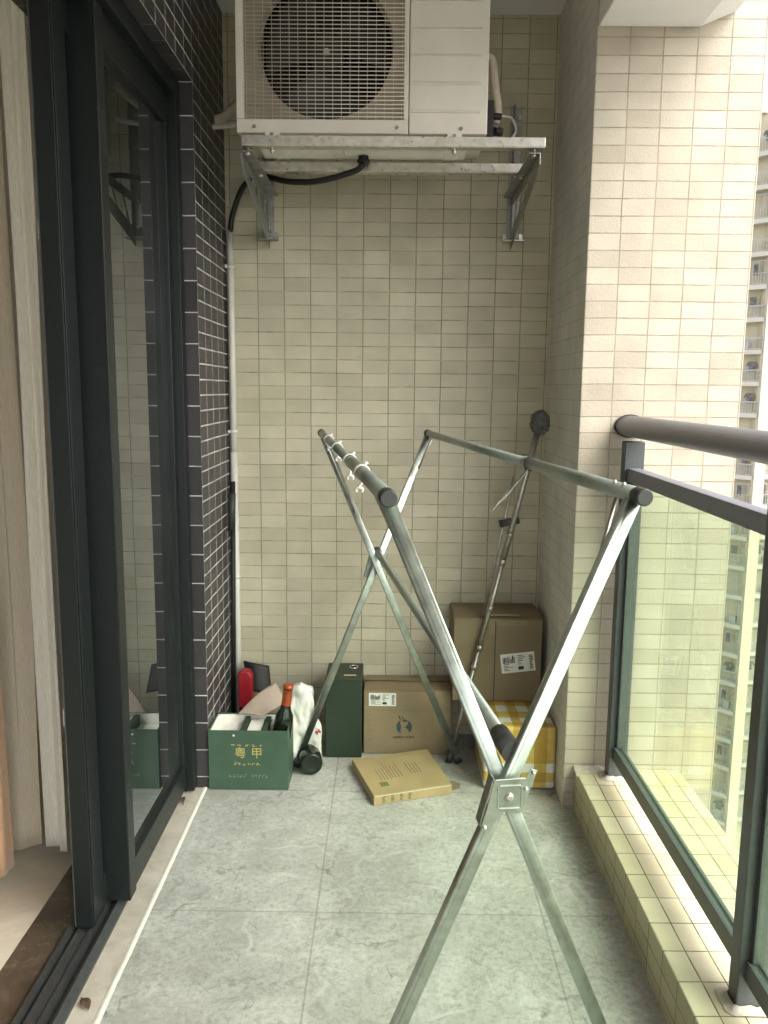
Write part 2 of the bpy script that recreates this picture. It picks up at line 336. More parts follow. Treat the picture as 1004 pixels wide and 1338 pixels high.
def floor_mat():
    m, t, p = newmat('grey_stone_floor_tile')
    tc = N(t, 'ShaderNodeTexCoord'); O = tc.outputs['Object']
    def nz(sc, det=8, ro=.6, dist=0.0):
        n = N(t, 'ShaderNodeTexNoise'); n.inputs['Scale'].default_value = sc; n.inputs['Detail'].default_value = det; n.inputs['Roughness'].default_value = ro; n.inputs['Distortion'].default_value = dist
        t.links.new(O, n.inputs['Vector']); return n.outputs['Fac']
    base = ramp(t, nz(2.6, 14, .74, .5), [(0.32, (.285,.285,.25)), (0.5, (.395,.395,.355)), (0.68, (.49,.49,.445))]).outputs[0]
    fleck = ramp(t, nz(62, 12, .82, .3), [(0.35, (.58,.58,.56)), (0.48, (1,1,1)), (0.64, (1.25,1.25,1.23))]).outputs[0]
    c = mix(t, 1.0, base, fleck, 'MULTIPLY')
    # white scuffs
    wsc = ramp(t, nz(21, 12, .75, 1.2), [(0.60, (0,0,0)), (0.70, (.6,.6,.6))]).outputs[0]
    c = mix(t, wsc, c, (.60,.59,.55))
    dsc = ramp(t, nz(13, 14, .80, 1.6), [(0.53, (0,0,0)), (0.64, (.75,.75,.75))]).outputs[0]
    c = mix(t, dsc, c, (.20,.195,.17))
    sm = ramp(t, nz(4.2, 10, .7, .4), [(0.46, (0,0,0)), (0.66, (.65,.65,.65))]).outputs[0]
    c = mix(t, sm, c, (.30,.295,.26))
    # thin dark hairline veins, broken by a mask
    def veins(sc, width, masksc, lo, hi, amount, seedoff):
        mp = N(t, 'ShaderNodeMapping'); mp.inputs['Location'].default_value = seedoff; t.links.new(O, mp.inputs[0])
        d = N(t, 'ShaderNodeTexNoise'); d.inputs['Scale'].default_value = 6; d.inputs['Detail'].default_value = 6; t.links.new(mp.outputs[0], d.inputs['Vector'])
        ad = N(t, 'ShaderNodeVectorMath', operation='MULTIPLY_ADD'); t.links.new(d.outputs['Color'], ad.inputs[0]); ad.inputs[1].default_value = (.22,.22,.0); t.links.new(mp.outputs[0], ad.inputs[2])
        v = N(t, 'ShaderNodeTexVoronoi', feature='DISTANCE_TO_EDGE'); v.inputs['Scale'].default_value = sc; t.links.new(ad.outputs[0], v.inputs['Vector'])
        line = ramp(t, v.outputs['Distance'], [(0.0, (1,1,1)), (width, (0,0,0))]).outputs[0]
        mk = N(t, 'ShaderNodeTexNoise'); mk.inputs['Scale'].default_value = masksc; mk.inputs['Detail'].default_value = 3; t.links.new(mp.outputs[0], mk.inputs['Vector'])
        return math_(t, 'MULTIPLY', math_(t, 'MULTIPLY', line, ramp(t, mk.outputs['Fac'], [(lo, (0,0,0)), (hi, (1,1,1))]).outputs[0]), amount)
    c = mix(t, veins(3.6, .016, 8.0, .53, .63, .58, (3,1,0)), c, (.07,.065,.055))
    c = mix(t, veins(6.0, .018, 7.0, .55, .68, .36, (7,4,0)), c, (.10,.095,.08))
    c = mix(t, veins(4.4, .035, 5.0, .46, .66, .5, (1,9,0)), c, (.62,.61,.57))
    # tile joints
    sp = N(t, 'ShaderNodeSeparateXYZ'); t.links.new(O, sp.inputs[0])
    def joint(o, off, step):
        f = math_(t, 'FRACT', math_(t, 'DIVIDE', math_(t, 'ADD', math_(t, 'SUBTRACT', o, off), step*20), step))
        d = math_(t, 'MULTIPLY', math_(t, 'SUBTRACT', .5, math_(t, 'ABSOLUTE', math_(t, 'SUBTRACT', f, .5))), step)
        return ramp(t, d, [(0.0, (1,1,1)), (0.0016, (1,1,1)), (0.0026, (0,0,0))]).outputs[0]
    jj = math_(t, 'MAXIMUM', joint(sp.outputs[0], -0.187, .613), joint(sp.outputs[1], 2.017, .672))
    c = mix(t, math_(t, 'MULTIPLY', jj, .45), c, (.09,.085,.075))
    t.links.new(c, p.inputs['Base Color'])
    rr = math_(t, 'MULTIPLY_ADD', nz(15, 8, .7), .35); rr.node.inputs[2].default_value = .38; t.links.new(rr, p.inputs['Roughness'])
    p.inputs['Specular IOR Level'].default_value = .35
    bump(t, p, math_(t, 'SUBTRACT', nz(60, 8, .7), jj), .22, .0015)
    return m
M_floor = floor_mat()

def stone(name, cols, sc, rough=.4, vein=None):
    m, t, p = newmat(name); tc = N(t, 'ShaderNodeTexCoord')
    n = N(t, 'ShaderNodeTexNoise'); n.inputs['Scale'].default_value = sc; n.inputs['Detail'].default_value = 12; n.inputs['Roughness'].default_value = .7; n.inputs['Distortion'].default_value = .8
    t.links.new(tc.outputs['Object'], n.inputs['Vector'])
    c = ramp(t, n.outputs['Fac'], cols).outputs[0]
    if vein:
        n2 = N(t, 'ShaderNodeTexNoise'); n2.inputs['Scale'].default_value = sc*3.2; n2.inputs['Detail'].default_value = 12; n2.inputs['Roughness'].default_value = .75; n2.inputs['Distortion'].default_value = 1.4
        t.links.new(tc.outputs['Object'], n2.inputs['Vector'])
        c = mix(t, ramp(t, n2.outputs['Fac'], [(.58,(0,0,0)),(.70,(.7,.7,.7))]).outputs[0], c, vein)
    t.links.new(c, p.inputs['Base Color']); p.inputs['Roughness'].default_value = rough; bump(t, p, n.outputs['Fac'], .06, .001); return m
M_dkstone = stone('brown_emperador_stone', [(.3,(.035,.026,.018)),(.55,(.085,.062,.042)),(.75,(.17,.13,.09))], 9, .3, (.30,.25,.19))
M_ltmarble = stone('warm_grey_marble_tile', [(.3,(.42,.37,.29)),(.5,(.56,.50,.40)),(.68,(.68,.62,.51))], 3.2, .3)
M_thresh = stone('buff_threshold_stone', [(.3,(.33,.30,.25)),(.5,(.45,.40,.33)),(.72,(.54,.49,.42))], 8, .6, (.55,.52,.45))
M_glass_rail = glass('green_tinted_pane', (.895,.982,.880), (1,1,1), .035)
M_glass_door = glass('dark_tinted_pane', (.14,.155,.155), (.90,.95,.97), .05, 1.5, 1.75)

# ------------------------------------------------------------------ ground and far tower's ground
def ground_mat():
    m, t, p = newmat('far_ground'); tc = N(t, 'ShaderNodeTexCoord')
    n = N(t, 'ShaderNodeTexNoise'); n.inputs['Scale'].default_value = .06; n.inputs['Detail'].default_value = 12; t.links.new(tc.outputs['Object'], n.inputs['Vector'])
    t.links.new(ramp(t, n.outputs['Fac'], [(.35,(.07,.10,.045)),(.45,(.22,.22,.19)),(.65,(.36,.34,.32))]).outputs[0], p.inputs['Base Color']); p.inputs['Roughness'].default_value = .9
    return m
b = MB(); b.grid(8, 8, lambda u, v: (-1500+3000*u, -1500+3000*v, -62))
struct(b.build('ground', ground_mat()))

# ------------------------------------------------------------------ structure: floor, ceiling, room
b = MB(); b.box((-0.642, Y0, -0.15), (1.0, YB+.1, 0.0)); struct(b.build('balcony_floor', M_floor))
b = MB(); b.box((-0.95, Y0, ZC), (1.0, YB+.1, ZC+.15)); struct(b.build('ceiling', M_white))
b = MB(); b.box((-4.0, Y0, -.15), (-0.936, YB, -0.002)); struct(b.build('room_floor', M_ltmarble))
M_room = plain('room_wall_paint', (.55,.52,.48), .85, 0, .03, 5, .03)
b = MB(); b.box((-4.1, Y0, -.15), (-4.0, YB, 2.9)); b.box((-4.0, YB, -.15), (-0.95, YB+.1, 2.9)); b.box((-4.1, Y0-.1, -.15), (-0.95, Y0, 2.9)); b.box((-4.0, Y0, 2.70), (-0.95, YB, 2.9))
struct(b.build('room_walls', M_room))

# back wall, pier, beam, dark wall, kerb
b = MB(); b.box((XL-.2, YB, 0.0), (0.602, YB+.1, ZC)); o = b.build('back_wall', M_back_y)
tag(o, 'beige small-tile end wall behind the air conditioner, with stained dark grout', 'wall')
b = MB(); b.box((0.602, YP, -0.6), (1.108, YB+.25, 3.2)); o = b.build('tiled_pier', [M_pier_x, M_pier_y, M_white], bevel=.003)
tag(o, 'bright beige tiled pier that the balcony railing runs into', 'pillar')
prof = [(0.604, 2.478), (0.903, 2.478), (1.008, 2.521), (1.008, 3.2), (0.604, 3.2)]
b = MB(); b.prism(prof, lambda u, v, d: (u, d, v), Y0, YP-.001); o = b.build('ceiling_beam', M_beam, bevel=.004)
tag(o, 'white painted concrete beam with chamfered edge over the railing', 'beam')

t = thing('dark_tiled_wall', 'charcoal tiled wall with pale grout around the sliding door', 'wall', (XL, YL, 0))
b = MB(); b.box((-0.95, YL, 0.001), (XL, YB, ZL)); b.build('wall_panel', [M_dark_x, M_dark_y, M_dark_z], t, origin=(0,0,0)).location = (-XL, -YL, 0)
b = MB(); b.box((-0.95, Y0, ZL), (XL, YB, ZC)); o = b.build('lintel', [M_dark_x, M_dark_y, M_dark_z], t, origin=(0,0,0)); o.location = (-XL, -YL, 0)

t = thing('tiled_kerb_wall', 'low yellowish tiled kerb wall under the railing', 'kerb', (CX0, YP, 0))
b = MB(); b.box((CX0, Y0, -.5), (CX1, YP-.0015, CZ)); o = b.build('tiled_curb', [M_curb_x, M_curb_x, M_curb_z], t, bevel=.004, origin=(0,0,0)); o.location = (-CX0, -YP, 0)
b = MB()                                       # rough cement fillet where kerb meets pier
def fil(u, v):
    x = CX0-.004+u*(.14); y = YP-.002-.055*v
    return (x, y, CZ+.001+(1-v)**1.6*.016*(0.6+.6*mnoise.noise((x*40, y*40, 3)))-.003*v)
b.grid(24, 10, fil); o = b.build('cement_fillet', M_cement, t)

# threshold strip, filler line, dark stone
b = MB(); b.box((-0.716, Y0, -.10), (-0.649, YL+.06, 0.0015)); o = b.build('threshold_strip', M_thresh); struct(o)
b = MB()
def caulk(u, v):
    y = Y0+(YL+.03-Y0)*u
    return (-0.6515+.0155*v+.0012*mnoise.noise((y*9, v*.3, 0)), y, 0.0022+.0022*math.sin(PI*v))
b.grid(240, 4, caulk); o = b.build('filler_line', M_caulk); struct(o)
b = MB(); b.box((-0.936, Y0, -.12), (-0.80, YL, -0.001)); o = b.build('stone_threshold', M_dkstone); struct(o)

# ------------------------------------------------------------------ sliding door: outer frame and track
t = thing('door_frame', 'charcoal door frame with head, jamb and floor track', 'door frame', (-0.76, YL, 0))
b = MB(); b.box((-0.83, YL-.045, 0.012), (-0.672, YL-.001, ZL-.001)); b.box((-.715, YL-.05, .012), (-.700, YL-.045, ZL-.05)); b.build('jamb', M_frame, t, bevel=.002)
b = MB(); b.box((-0.83, Y0, ZL-.055), (-0.672, YL-.0455, ZL-.001)); b.box((-.714,Y0,ZL-.075),(-.7005,YL-.0505,ZL-.0555)); b.build('head_rail', M_frame, t, bevel=.002)
b = MB()
trk = [(-.818,0),(-.818,.026),(-.806,.026),(-.806,.008),(-.796,.008),(-.796,.020),(-.762,.020),(-.762,.026),(-.752,.026),(-.752,.006),(-.738,.006),(-.738,.018),(-.728,.024),(-.712,.010),(-.712,0)]
b.prism(trk, lambda u, v, d: (u, d, v), Y0, YL-.0455); b.build('floor_track', M_frame_lt, t)

# fixed glass panel (far half)
t = thing('glass_door_panel', 'charcoal framed glass panel reflecting the green box', 'glass door', (-0.73, 2.3, .02))
b = MB(); b.box((-0.776, 2.010, .030), (-0.690, 2.062, ZL-.06)); b.build('near_stile', M_frame, t, bevel=.0025)
b = MB(); b.box((-0.745, 2.630, .031), (-0.700, 2.654, ZL-.08)); b.build('far_stile', M_frame, t, bevel=.0025)
b = MB(); b.box((-0.745, 2.0625, .030), (-0.698, 2.6295, .112)); b.build('bottom_rail', M_frame, t, bevel=.0025)
b = MB(); b.box((-0.745, 2.0625, ZL-.14), (-0.698, 2.6295, ZL-.0775)); b.build('top_rail', M_frame, t, bevel=.0025)
b = MB(); b.box((-0.724, 2.0625, .1125), (-0.716, 2.6295, ZL-.1405)); b.build('glass_pane', M_glass_door, t)
# sliding panel, pushed open behind the fixed one
t = thing('sliding_door_panel', 'open charcoal sliding door panel stacked behind the fixed glass', 'glass door', (-0.78, 2.3, .02))
b = MB(); b.box((-0.796, 1.900, .028), (-0.752, 1.985, ZL-.06)); b.box((-.7515,1.905,.03),(-.7490,1.975,ZL-.062)); b.build('lead_stile', M_frame, t, bevel=.0025)
b = MB(); b.box((-0.806, 1.93, .030), (-0.7965, 1.99, ZL-.06)); b.box((-0.8155,1.945,.030),(-0.8065,1.975,ZL-.06)); b.build('seal_strip', M_seal, t, bevel=.001)
b = MB(); b.box((-0.799, 1.9005, .030), (-0.7962, 1.9095, ZL-.062)); b.build('edge_bead', M_rail, t)
b = MB(); b.box((-0.796, 2.610, .031), (-0.752, 2.650, ZL-.06)); b.build('rear_stile', M_frame, t, bevel=.0025)
b = MB(); b.box((-0.794, 1.9855, .031), (-0.754, 2.6095, .11)); b.build('bottom_rail', M_frame, t, bevel=.0025)
b = MB(); b.box((-0.794, 1.9855, ZL-.14), (-0.754, 2.6095, ZL-.061)); b.build('top_rail', M_frame, t, bevel=.0025)
b = MB(); b.box((-0.778, 1.9855, .1105), (-0.770, 2.6095, ZL-.1405)); b.build('glass_pane', M_glass_door, t)
for z0 in (1.763, 0.588):
    b = MB(); b.box((-0.8120, 1.922, z0-.022), (-0.8000, 1.9445, z0+.022)); b.tube([(-.806,1.924,z0-.008),(-.806,1.918,z0-.008)], .004, 8); b.tube([(-.806,1.924,z0+.009),(-.806,1.918,z0+.009)], .004, 8)
    b.build('latch_keeper', M_ss, t, bevel=.001)

# ------------------------------------------------------------------ curtains in the room
def curtain(name, pts, ztop, zbot, mat, label, amp, waves, seed, lean=0.0):
    b = MB(); P = [Vector((x, y, 0)) for x, y in pts]
    seg = [(P[i+1]-P[i]).length for i in range(len(P)-1)]; L = sum(seg)
    def at(s):
        s *= L
        for i, l in enumerate(seg):
            if s <= l or i == len(seg)-1: return P[i].lerp(P[i+1], s/l), (P[i+1]-P[i]).normalized()
            s -= l
    def fn(u, v):
        p, d = at(u); n = Vector((-d.y, d.x, 0))
        z = ztop+(zbot-ztop)*v
        a = amp*(0.55+.45*v)
        ph = u*waves*2*PI + 1.1*mnoise.noise((u*3, v*1.3, seed))
        q = p + n*(a*math.sin(ph)+a*.35*math.sin(2.3*ph+seed)) + d*(.012*mnoise.noise((u*5, v*2.2, seed+5)))
        return (q.x-lean*max(0, z-.75), q.y, z+.004*math.sin(ph+1))
    b.grid(150, 40, fn)
    hem = (zbot+.07-ztop)/(zbot-ztop)
    o = b.build(name, mat, origin=(pts[0][0], pts[0][1], 0), solid=.0025)
    return tag(o, label, 'curtain')
curtain('sheer_curtain', [(-.950,2.238),(-.985,2.262),(-1.035,2.285)], 2.62, .030, M_cur_white, 'cream curtain edge hanging next to the dark door frame', .010, 1.6, 1.0)
curtain('taupe_curtain', [(-1.040,2.275),(-1.090,2.265),(-1.16,2.19),(-1.24,2.08)], 2.62, .035, M_cur_taupe, 'taupe grey curtain between the cream and tan curtains', .016, 2.2, 2.0)
curtain('tan_curtain', [(-1.076,2.160),(-1.16,2.09),(-1.26,1.98),(-1.4,1.9)], 2.62, .025, M_cur_orange, 'tan orange curtain at the far left inside the room', .020, 2.5, 4.0, lean=.07)

# ------------------------------------------------------------------ railing
RX = .761
t = thing('balcony_railing', 'dark grey metal railing with glass infill along the kerb wall', 'railing', (RX, 1.5, CZ))
post_y = [2.53, 1.52, .51, -.50, -1.51, -2.52]
for y in post_y:
    b = MB(); b.box((.731, y, CZ-.02), (.793, y+.042, 1.255)); p = b.build('post', M_rail, t, bevel=.003)
    b = MB()
    def ring(u, v, y=y):
        an = u*2*PI; w = .5+.5*v
        x = .762+(.034+.020*v)*max(-1, min(1, 1.25*math.cos(an))); yy = y+.021+(.023+.018*v)*max(-1, min(1, 1.25*math.sin(an)))
        return (x, yy, CZ+.0015+(1-v)**2*.012*(.7+.5*mnoise.noise((x*60, yy*60, 1))))
    b.grid(40, 5, ring); b.build('grout_collar', M_cement, t)
b = MB(); b.tube([(RX, Y0, 1.300), (RX, YP-.008, 1.300)], .046, 28, ry=.033); b.build('handrail', M_hand, t)
b = MB(); b.tube([(RX, YP-.0078, 1.300), (RX, YP-.0004, 1.300)], .050, 28, ry=.037); b.build('wall_flange', M_cap, t)
for i in range(len(post_y)-1):
    ya, yb = post_y[i+1]+.0425, post_y[i]-.0005
    b = MB(); b.box((.741, ya, 1.130), (.781, yb, 1.172)); b.build('mid_rail', M_hand, t, bevel=.002)
    b = MB(); b.prism([(.744,.208),(.778,.208),(.778,.250),(.769,.250),(.769,.243),(.7535,.243),(.7535,.254),(.744,.254)], lambda u, v, d: (u, d, v), ya, yb); b.build('bottom_rail', M_rail, t, bevel=.001)
    b = MB(); b.box((.7575, ya+.0145, .2435), (.7655, yb-.0145, 1.1285)); b.build('glass_panel', M_glass_rail, t)
    for a, c in ((yb-.014, yb-.0005), (ya+.0005, ya+.014)):
        b = MB(); b.box((.752, a, .2545), (.771, c, 1.129)); b.build('glazing_bead', M_rail, t, bevel=.001)

# ------------------------------------------------------------------ air conditioner
YF = 2.62
AX0, AX1, AZ0, AZ1 = -.479, .284, 2.178, 2.690
t = thing('air_conditioner', 'cream outdoor air conditioner unit with round fan behind a wire grille', 'air conditioner', (-.1, 2.75, AZ0))
fc = (-.208, 2.428); FR = .206
gx0, gx1, gz0, gz1 = -.452, .026, 2.222, 2.655
b = MB()        # cabinet shell: sides, top, back, right front block
b.box((AX0, YF+.012, AZ0), (AX0+.012, YF+.27, AZ1)); b.box((AX0+.012, YF+.012, AZ1-.012), (.045, YF+.27, AZ1)); b.box((.0455, YF+.006, AZ0), (AX1, YF+.27, AZ1))
b.box((AX0+.012, YF+.012, AZ0), (.045, YF+.27, AZ0+.012)); b.box((AX0+.012, YF+.25, AZ0+.012), (.045, YF+.27, AZ1-.012))
b.build('cabinet', M_ac, t, bevel=.004)
b = MB()        # front shroud with a round opening
n = 72; inner = []; outer = []
X0, X1, Z0_, Z1_ = AX0+.001, .0435, AZ0+.001, AZ1-.001
for k in range(n):
    an = 2*PI*k/n; c, s_ = math.cos(an), math.sin(an)
    inner.append((fc[0]+FR*c, fc[1]+FR*s_))
    sx = ((X1-fc[0])/c if c > 1e-6 else (X0-fc[0])/c if c < -1e-6 else 1e9); sz = ((Z1_-fc[1])/s_ if s_ > 1e-6 else (Z0_-fc[1])/s_ if s_ < -1e-6 else 1e9)
    q = min(sx, sz); outer.append((fc[0]+q*c, fc[1]+q*s_))
yf = YF+.010
vs = [(x, yf, z) for x, z in inner]+[(x, yf, z) for x, z in outer]+[(fc[0]+(x-fc[0])*.97, yf+.03, fc[1]+(z-fc[1])*.97) for x, z in inner]
fs = [(k, (k+1)%n, n+(k+1)%n, n+k) for k in range(n)]+[(k, (k+1)%n, 2*n+(k+1)%n, 2*n+k) for k in range(n)]
b.add(vs, fs, False); b.build('fan_shroud', M_shroud, t)
b = MB(); b.box((AX0, YF-.004, AZ0), (.044, YF+.0095, AZ0+.040)); b.box((AX0, YF-.004, AZ0+.0402), (gx0-.003, YF+.0095, AZ1)); b.box((gx1+.003, YF-.004, AZ0+.0402), (.044, YF+.0095, AZ1)); b.box((gx0-.0028, YF-.004, gz1+.002), (gx1+.0028, YF+.0095, AZ1))
b.build('front_frame', M_ac, t, bevel=.0025)
b = MB()
z = gz0+.004
while z < gz1: b.tube([(gx0-.004, YF-.004, z), (gx1+.004, YF-.004, z)], .0015, 6); z += .0118
k = 0; x = gx0+.004
while x < gx1: b.tube([(x, YF-.0010, gz0-.004), (x, YF-.0010, gz1+.004)], .0009, 6); x += .0262
b.build('wire_grille', M_wire, t)
fan = MB()
for kb in range(3):
    a0 = kb*2*PI/3+.5
    def blade(u, v, a0=a0):
        r = .045+.150*u; an = a0+(v-.5)*(1.25+.35*u)
        return (fc[0]+r*math.cos(an), YF+.075+.055*(v-.5)+.012*math.sin(PI*v), fc[1]+r*math.sin(an))
    fan.grid(10, 12, blade)
fan.tube([(fc[0], YF+.050, fc[1]), (fc[0], YF+.11, fc[1])], .050, 28)
f = fan.build('fan', M_fan, t, solid=.004)
b = MB(); b.tube([(fc[0], YF+.0495, fc[1]), (fc[0], YF+.038, fc[1])], [.012,.009], 6); b.build('hub_nut', M_ss, f)
b = MB(); b.box((AX0+.0125, YF+.16, AZ0+.013), (.0445, YF+.249, AZ1-.013)); b.box((fc[0]-.04, YF+.112, AZ0+.013), (fc[0]+.04, YF+.159, AZ1-.013)); b.build('coil', M_black, t)
b = MB(); b.box((.0462, YF-.004, AZ0), (AX1, YF+.0055, AZ1)); b.build('side_panel', M_ac, t, bevel=.003)
b = MB()
for zz in (2.238, 2.318, 2.396, 2.470, 2.546, 2.622):
    b.prism([(-.0040, zz), (-.0085, zz+.0015), (-.0085, zz+.004), (-.0040, zz+.010)], lambda u, v, d: (d, YF+u, v), .054, AX1-.022)
b.build('panel_rib', M_ac, t)
for x, z in ((-.425, AZ0+.018), (.010, AZ0+.018), (.205, AZ0+.016)):
    b = MB(); b.tube([(x, YF-.0042, z), (x, YF-.0075, z)], .0055, 10); b.build('screw', M_galv, t)
b = MB(); b.box((AX0+.05, YF+.03, AZ0-.012), (AX1-.05, YF+.235, AZ0-.0005)); b.box((-.36, YF+.05, AZ0-.018), (-.20, YF+.20, AZ0-.0125)); b.box((-.16, YF+.06, AZ0-.016), (-.03, YF+.19, AZ0-.0125)); b.build('base_pan', M_ac_pan, t, bevel=.003)
for x in (-.37, .185):
    b = MB(); b.box((x-.022, YF-.012, AZ0-.0138), (x+.022, YF+.285, AZ0-.0006)); b.build('foot', M_ac_pan, t, bevel=.002)
b = MB(); b.box((AX1+.0005, YF+.09, AZ0+.02), (AX1+.030, YF+.17, AZ0+.13)); b.tube([(AX1+.03, YF+.13, AZ0+.05), (AX1+.065, YF+.13, AZ0+.045)], .013, 12); b.tube([(AX1+.03, YF+.13, AZ0+.095), (AX1+.06, YF+.13, AZ0+.093)], .010, 12); b.tube([(AX1+.05,YF+.13,AZ0+.045),(AX1+.05,YF+.105,AZ0+.045)], .011, 10)
b.build('service_valve', M_black, t, bevel=.003)
b = MB(); b.tube([(-.098, 2.80, AZ0-.012), (-.098, 2.80, 2.150)], [.017,.017], 16); b.tube([(-.098,2.80,2.150),(-.098,2.80,2.142)], .021, 16); b.build('drain_spout', M_black, t)

# wall bracket carrying it
ZR = 2.159
t = thing('wall_bracket', 'galvanised steel wall bracket carrying the air conditioner', 'bracket', (0, YB, 1.96))
b = MB(); b.box((-.460, 2.588, ZR-.026), (.458, 2.626, ZR-.023)); b.box((-.460, 2.588, ZR-.0228), (.458, 2.591, ZR+.004)); b.box((-.460,2.5912,ZR+.001),(.458,2.626,ZR+.004)); b.build('front_rail', M_ss, t, bevel=.001)
b = MB(); b.box((-.450, 2.845, ZR-.034), (.440, 2.885, ZR-.031)); b.box((-.450, 2.845, ZR-.0305), (.440, 2.848, ZR-.004)); b.box((-.450,2.8482,ZR-.007),(.440,2.885,ZR-.004)); b.build('rear_rail', M_ss, t, bevel=.001)
for sx in (-1, 1):
    xo = .446*sx if sx > 0 else -.462
    def fn(u, v, d, xo=xo): return (xo+d, u, v)
    b = MB()
    z0 = ZR-.038
    poly = [(2.598, z0), (2.598, z0-.030), (2.62, z0-.052), (2.86, z0-.105), (3.10, z0-.150), (3.150, z0-.180), (3.170, z0-.195), (3.170, z0), ]
    # web with triangular openings: two bars plus lattice
    b.prism([(2.595, z0), (2.595, z0-.034), (3.175, z0-.034), (3.175, z0)], fn, -.003, .0)
    b.prism([(2.595, z0-.0345), (2.630, z0-.056), (3.175, z0-.190), (3.175, z0-.128), (2.72, z0-.0345)], fn, -.003, .0)
    b.prism([(2.595, z0-.003), (2.595, z0), (3.175, z0), (3.175, z0-.003)], fn, -.034 if sx > 0 else .0005, -.0035 if sx > 0 else .034)
    for yy in (2.80, 2.92, 3.04):
        b.bar((xo-.0015, yy, z0-.034), (xo-.0015, yy+.07, z0-.036-(yy-2.6)*.235), .004, .014, (1,0,0))
    p = b.build('arm', M_galv, t, bevel=.001)
    b = MB(); xw = xo+(.006 if sx > 0 else -.006)
    b.box((xw-.022, YB-.006, 1.975), (xw+.022, YB-.001, 2.44)); b.box((xo-.0045 if sx>0 else xo+.0005, YB-.045, 1.99), (xo-.0005 if sx>0 else xo+.0045, YB-.0065, 2.44)); b.build('wall_plate', M_galv, t, bevel=.001)
    b = MB(); b.box((xw-.038, YB-.050, 1.958), (xw+.038, YB-.0010, 1.9625)); b.box((xw-.038, YB-.0055, 1.963), (xw-.0225, YB-.001, 1.99)); b.box((xw+.0225, YB-.0055, 1.963), (xw+.038, YB-.001, 1.99)); b.build('foot_plate', M_ss if sx > 0 else M_galv, t, bevel=.001)
    for zz in (2.00, 2.10, 2.40):
        b = MB(); b.tube([(xw+.010*sx, YB-.0062, zz), (xw+.010*sx, YB-.016, zz)], .008, 6); b.tube([(xw+.010*sx, YB-.016, zz), (xw+.010*sx, YB-.028, zz)], .004, 8); b.build('bolt', M_ss, t)
    for yy in (2.612, 2.87):
        b = MB(); b.tube([(xo-.017*sx, yy, z0-.001), (xo-.017*sx, yy, ZR+.012 if yy < 2.7 else ZR)], .0045, 8); b.tube([(xo-.017*sx, yy, z0-.009), (xo-.017*sx, yy, z0-.001)], .008, 6); b.build('bolt', M_ss, t)
for x in (-.37, .185):
    b = MB(); b.tube([(x, 2.607, ZR-.045), (x, 2.607, ZR+.016)], .0045, 8); b.tube([(x, 2.607, ZR-.040), (x, 2.607, ZR-.031)], .008, 6); b.build('bolt', M_ss, t)

def curve_pts(P, n=40):
    P = [Vector(p) for p in P]; Q = [P[0]*2-P[1]]+P+[P[-1]*2-P[-2]]; out = []
    for i in range(1, len(Q)-2):
        for k in range(n):
            s = k/n; a, b_, c, d = Q[i-1], Q[i], Q[i+1], Q[i+2]
            out.append(.5*((2*b_)+(-a+c)*s+(2*a-5*b_+4*c-d)*s*s+(-a+3*b_-3*c+d)*s**3))
    out.append(P[-1]); return out
b = MB(); b.tube(curve_pts([(-.098,2.80,2.139),(-.13,2.815,2.118),(-.25,2.86,2.098),(-.36,2.93,2.112),(-.47,3.02,2.150),(-.545,3.10,2.135),(-.595,3.150,2.050),(-.610,3.164,1.985)], 16), .0100, 14)
tag(b.build('drain_hose', M_hose, origin=(-.1,2.8,2.1)), 'black drain hose sagging under the air conditioner', 'hose')
t = thing('drain_pipe', 'thin white plastic drain pipe running down the corner by the dark wall', 'pipe', (-.611, 3.165, 0))
b = MB(); b.tube([(-.611,3.166,1.125),(-.611,3.166,1.994)], .0125, 18); b.build('upper_pipe', M_pvc, t)
b = MB(); b.tube([(-.611,3.166,.02),(-.611,3.166,1.160)], .0142, 18); b.build('lower_pipe', M_pvc, t)
for z in (1.86, 1.24, .66):
    b = MB(); b.tube([(-.611,3.166,z-.006),(-.611,3.166,z+.006)], .0165, 18); b.box((-.629,3.150,z-.006),(-.6225,3.184,z+.006)); b.build('clip', M_pvc, t)
pl = [(-.70,3.03,2.335),(-.61,3.03,2.345),(-.54,2.99,2.385),(-.49,2.93,2.42)]
b = MB(); b.tube(curve_pts(pl, 10), .0165, 14); tag(b.build('lagged_pipe', M_lag, origin=pl[0]), 'beige wrapped pipe passing from the dark wall to the air conditioner', 'pipe')
pl = [(-.70,2.99,2.302),(-.62,2.99,2.306),(-.55,2.97,2.308),(-.482,2.93,2.310)]
b = MB(); b.tube(curve_pts(pl, 10), .0085, 12); tag(b.build('conduit', M_pvc, origin=pl[0]), 'thin white conduit below the beige wrapped pipe', 'pipe')
pl = [(.286,2.80,2.47),(.315,2.80,2.455),(.325,2.79,2.38),(.335,2.78,2.30),(.325,2.77,2.255)]
b = MB(); b.tube(curve_pts(pl, 10), [.013]*41, 12); tag(b.build('insulated_pipe', M_lag, origin=pl[0]), 'short wrapped pipe curving down beside the cabinet to its valves', 'pipe')
pl = [(.335,2.80,2.29),(.365,2.84,2.300),(.395,2.88,2.305),(.415,2.92,2.28),(.390,2.90,2.245),(.350,2.84,2.238),(.325,2.78,2.265)]
b = MB(); b.tube(curve_pts(pl, 10), .0042, 8); tag(b.build('cable', M_pvc, origin=pl[0]), 'thin white cable looping out from the air conditioner valves', 'cable')

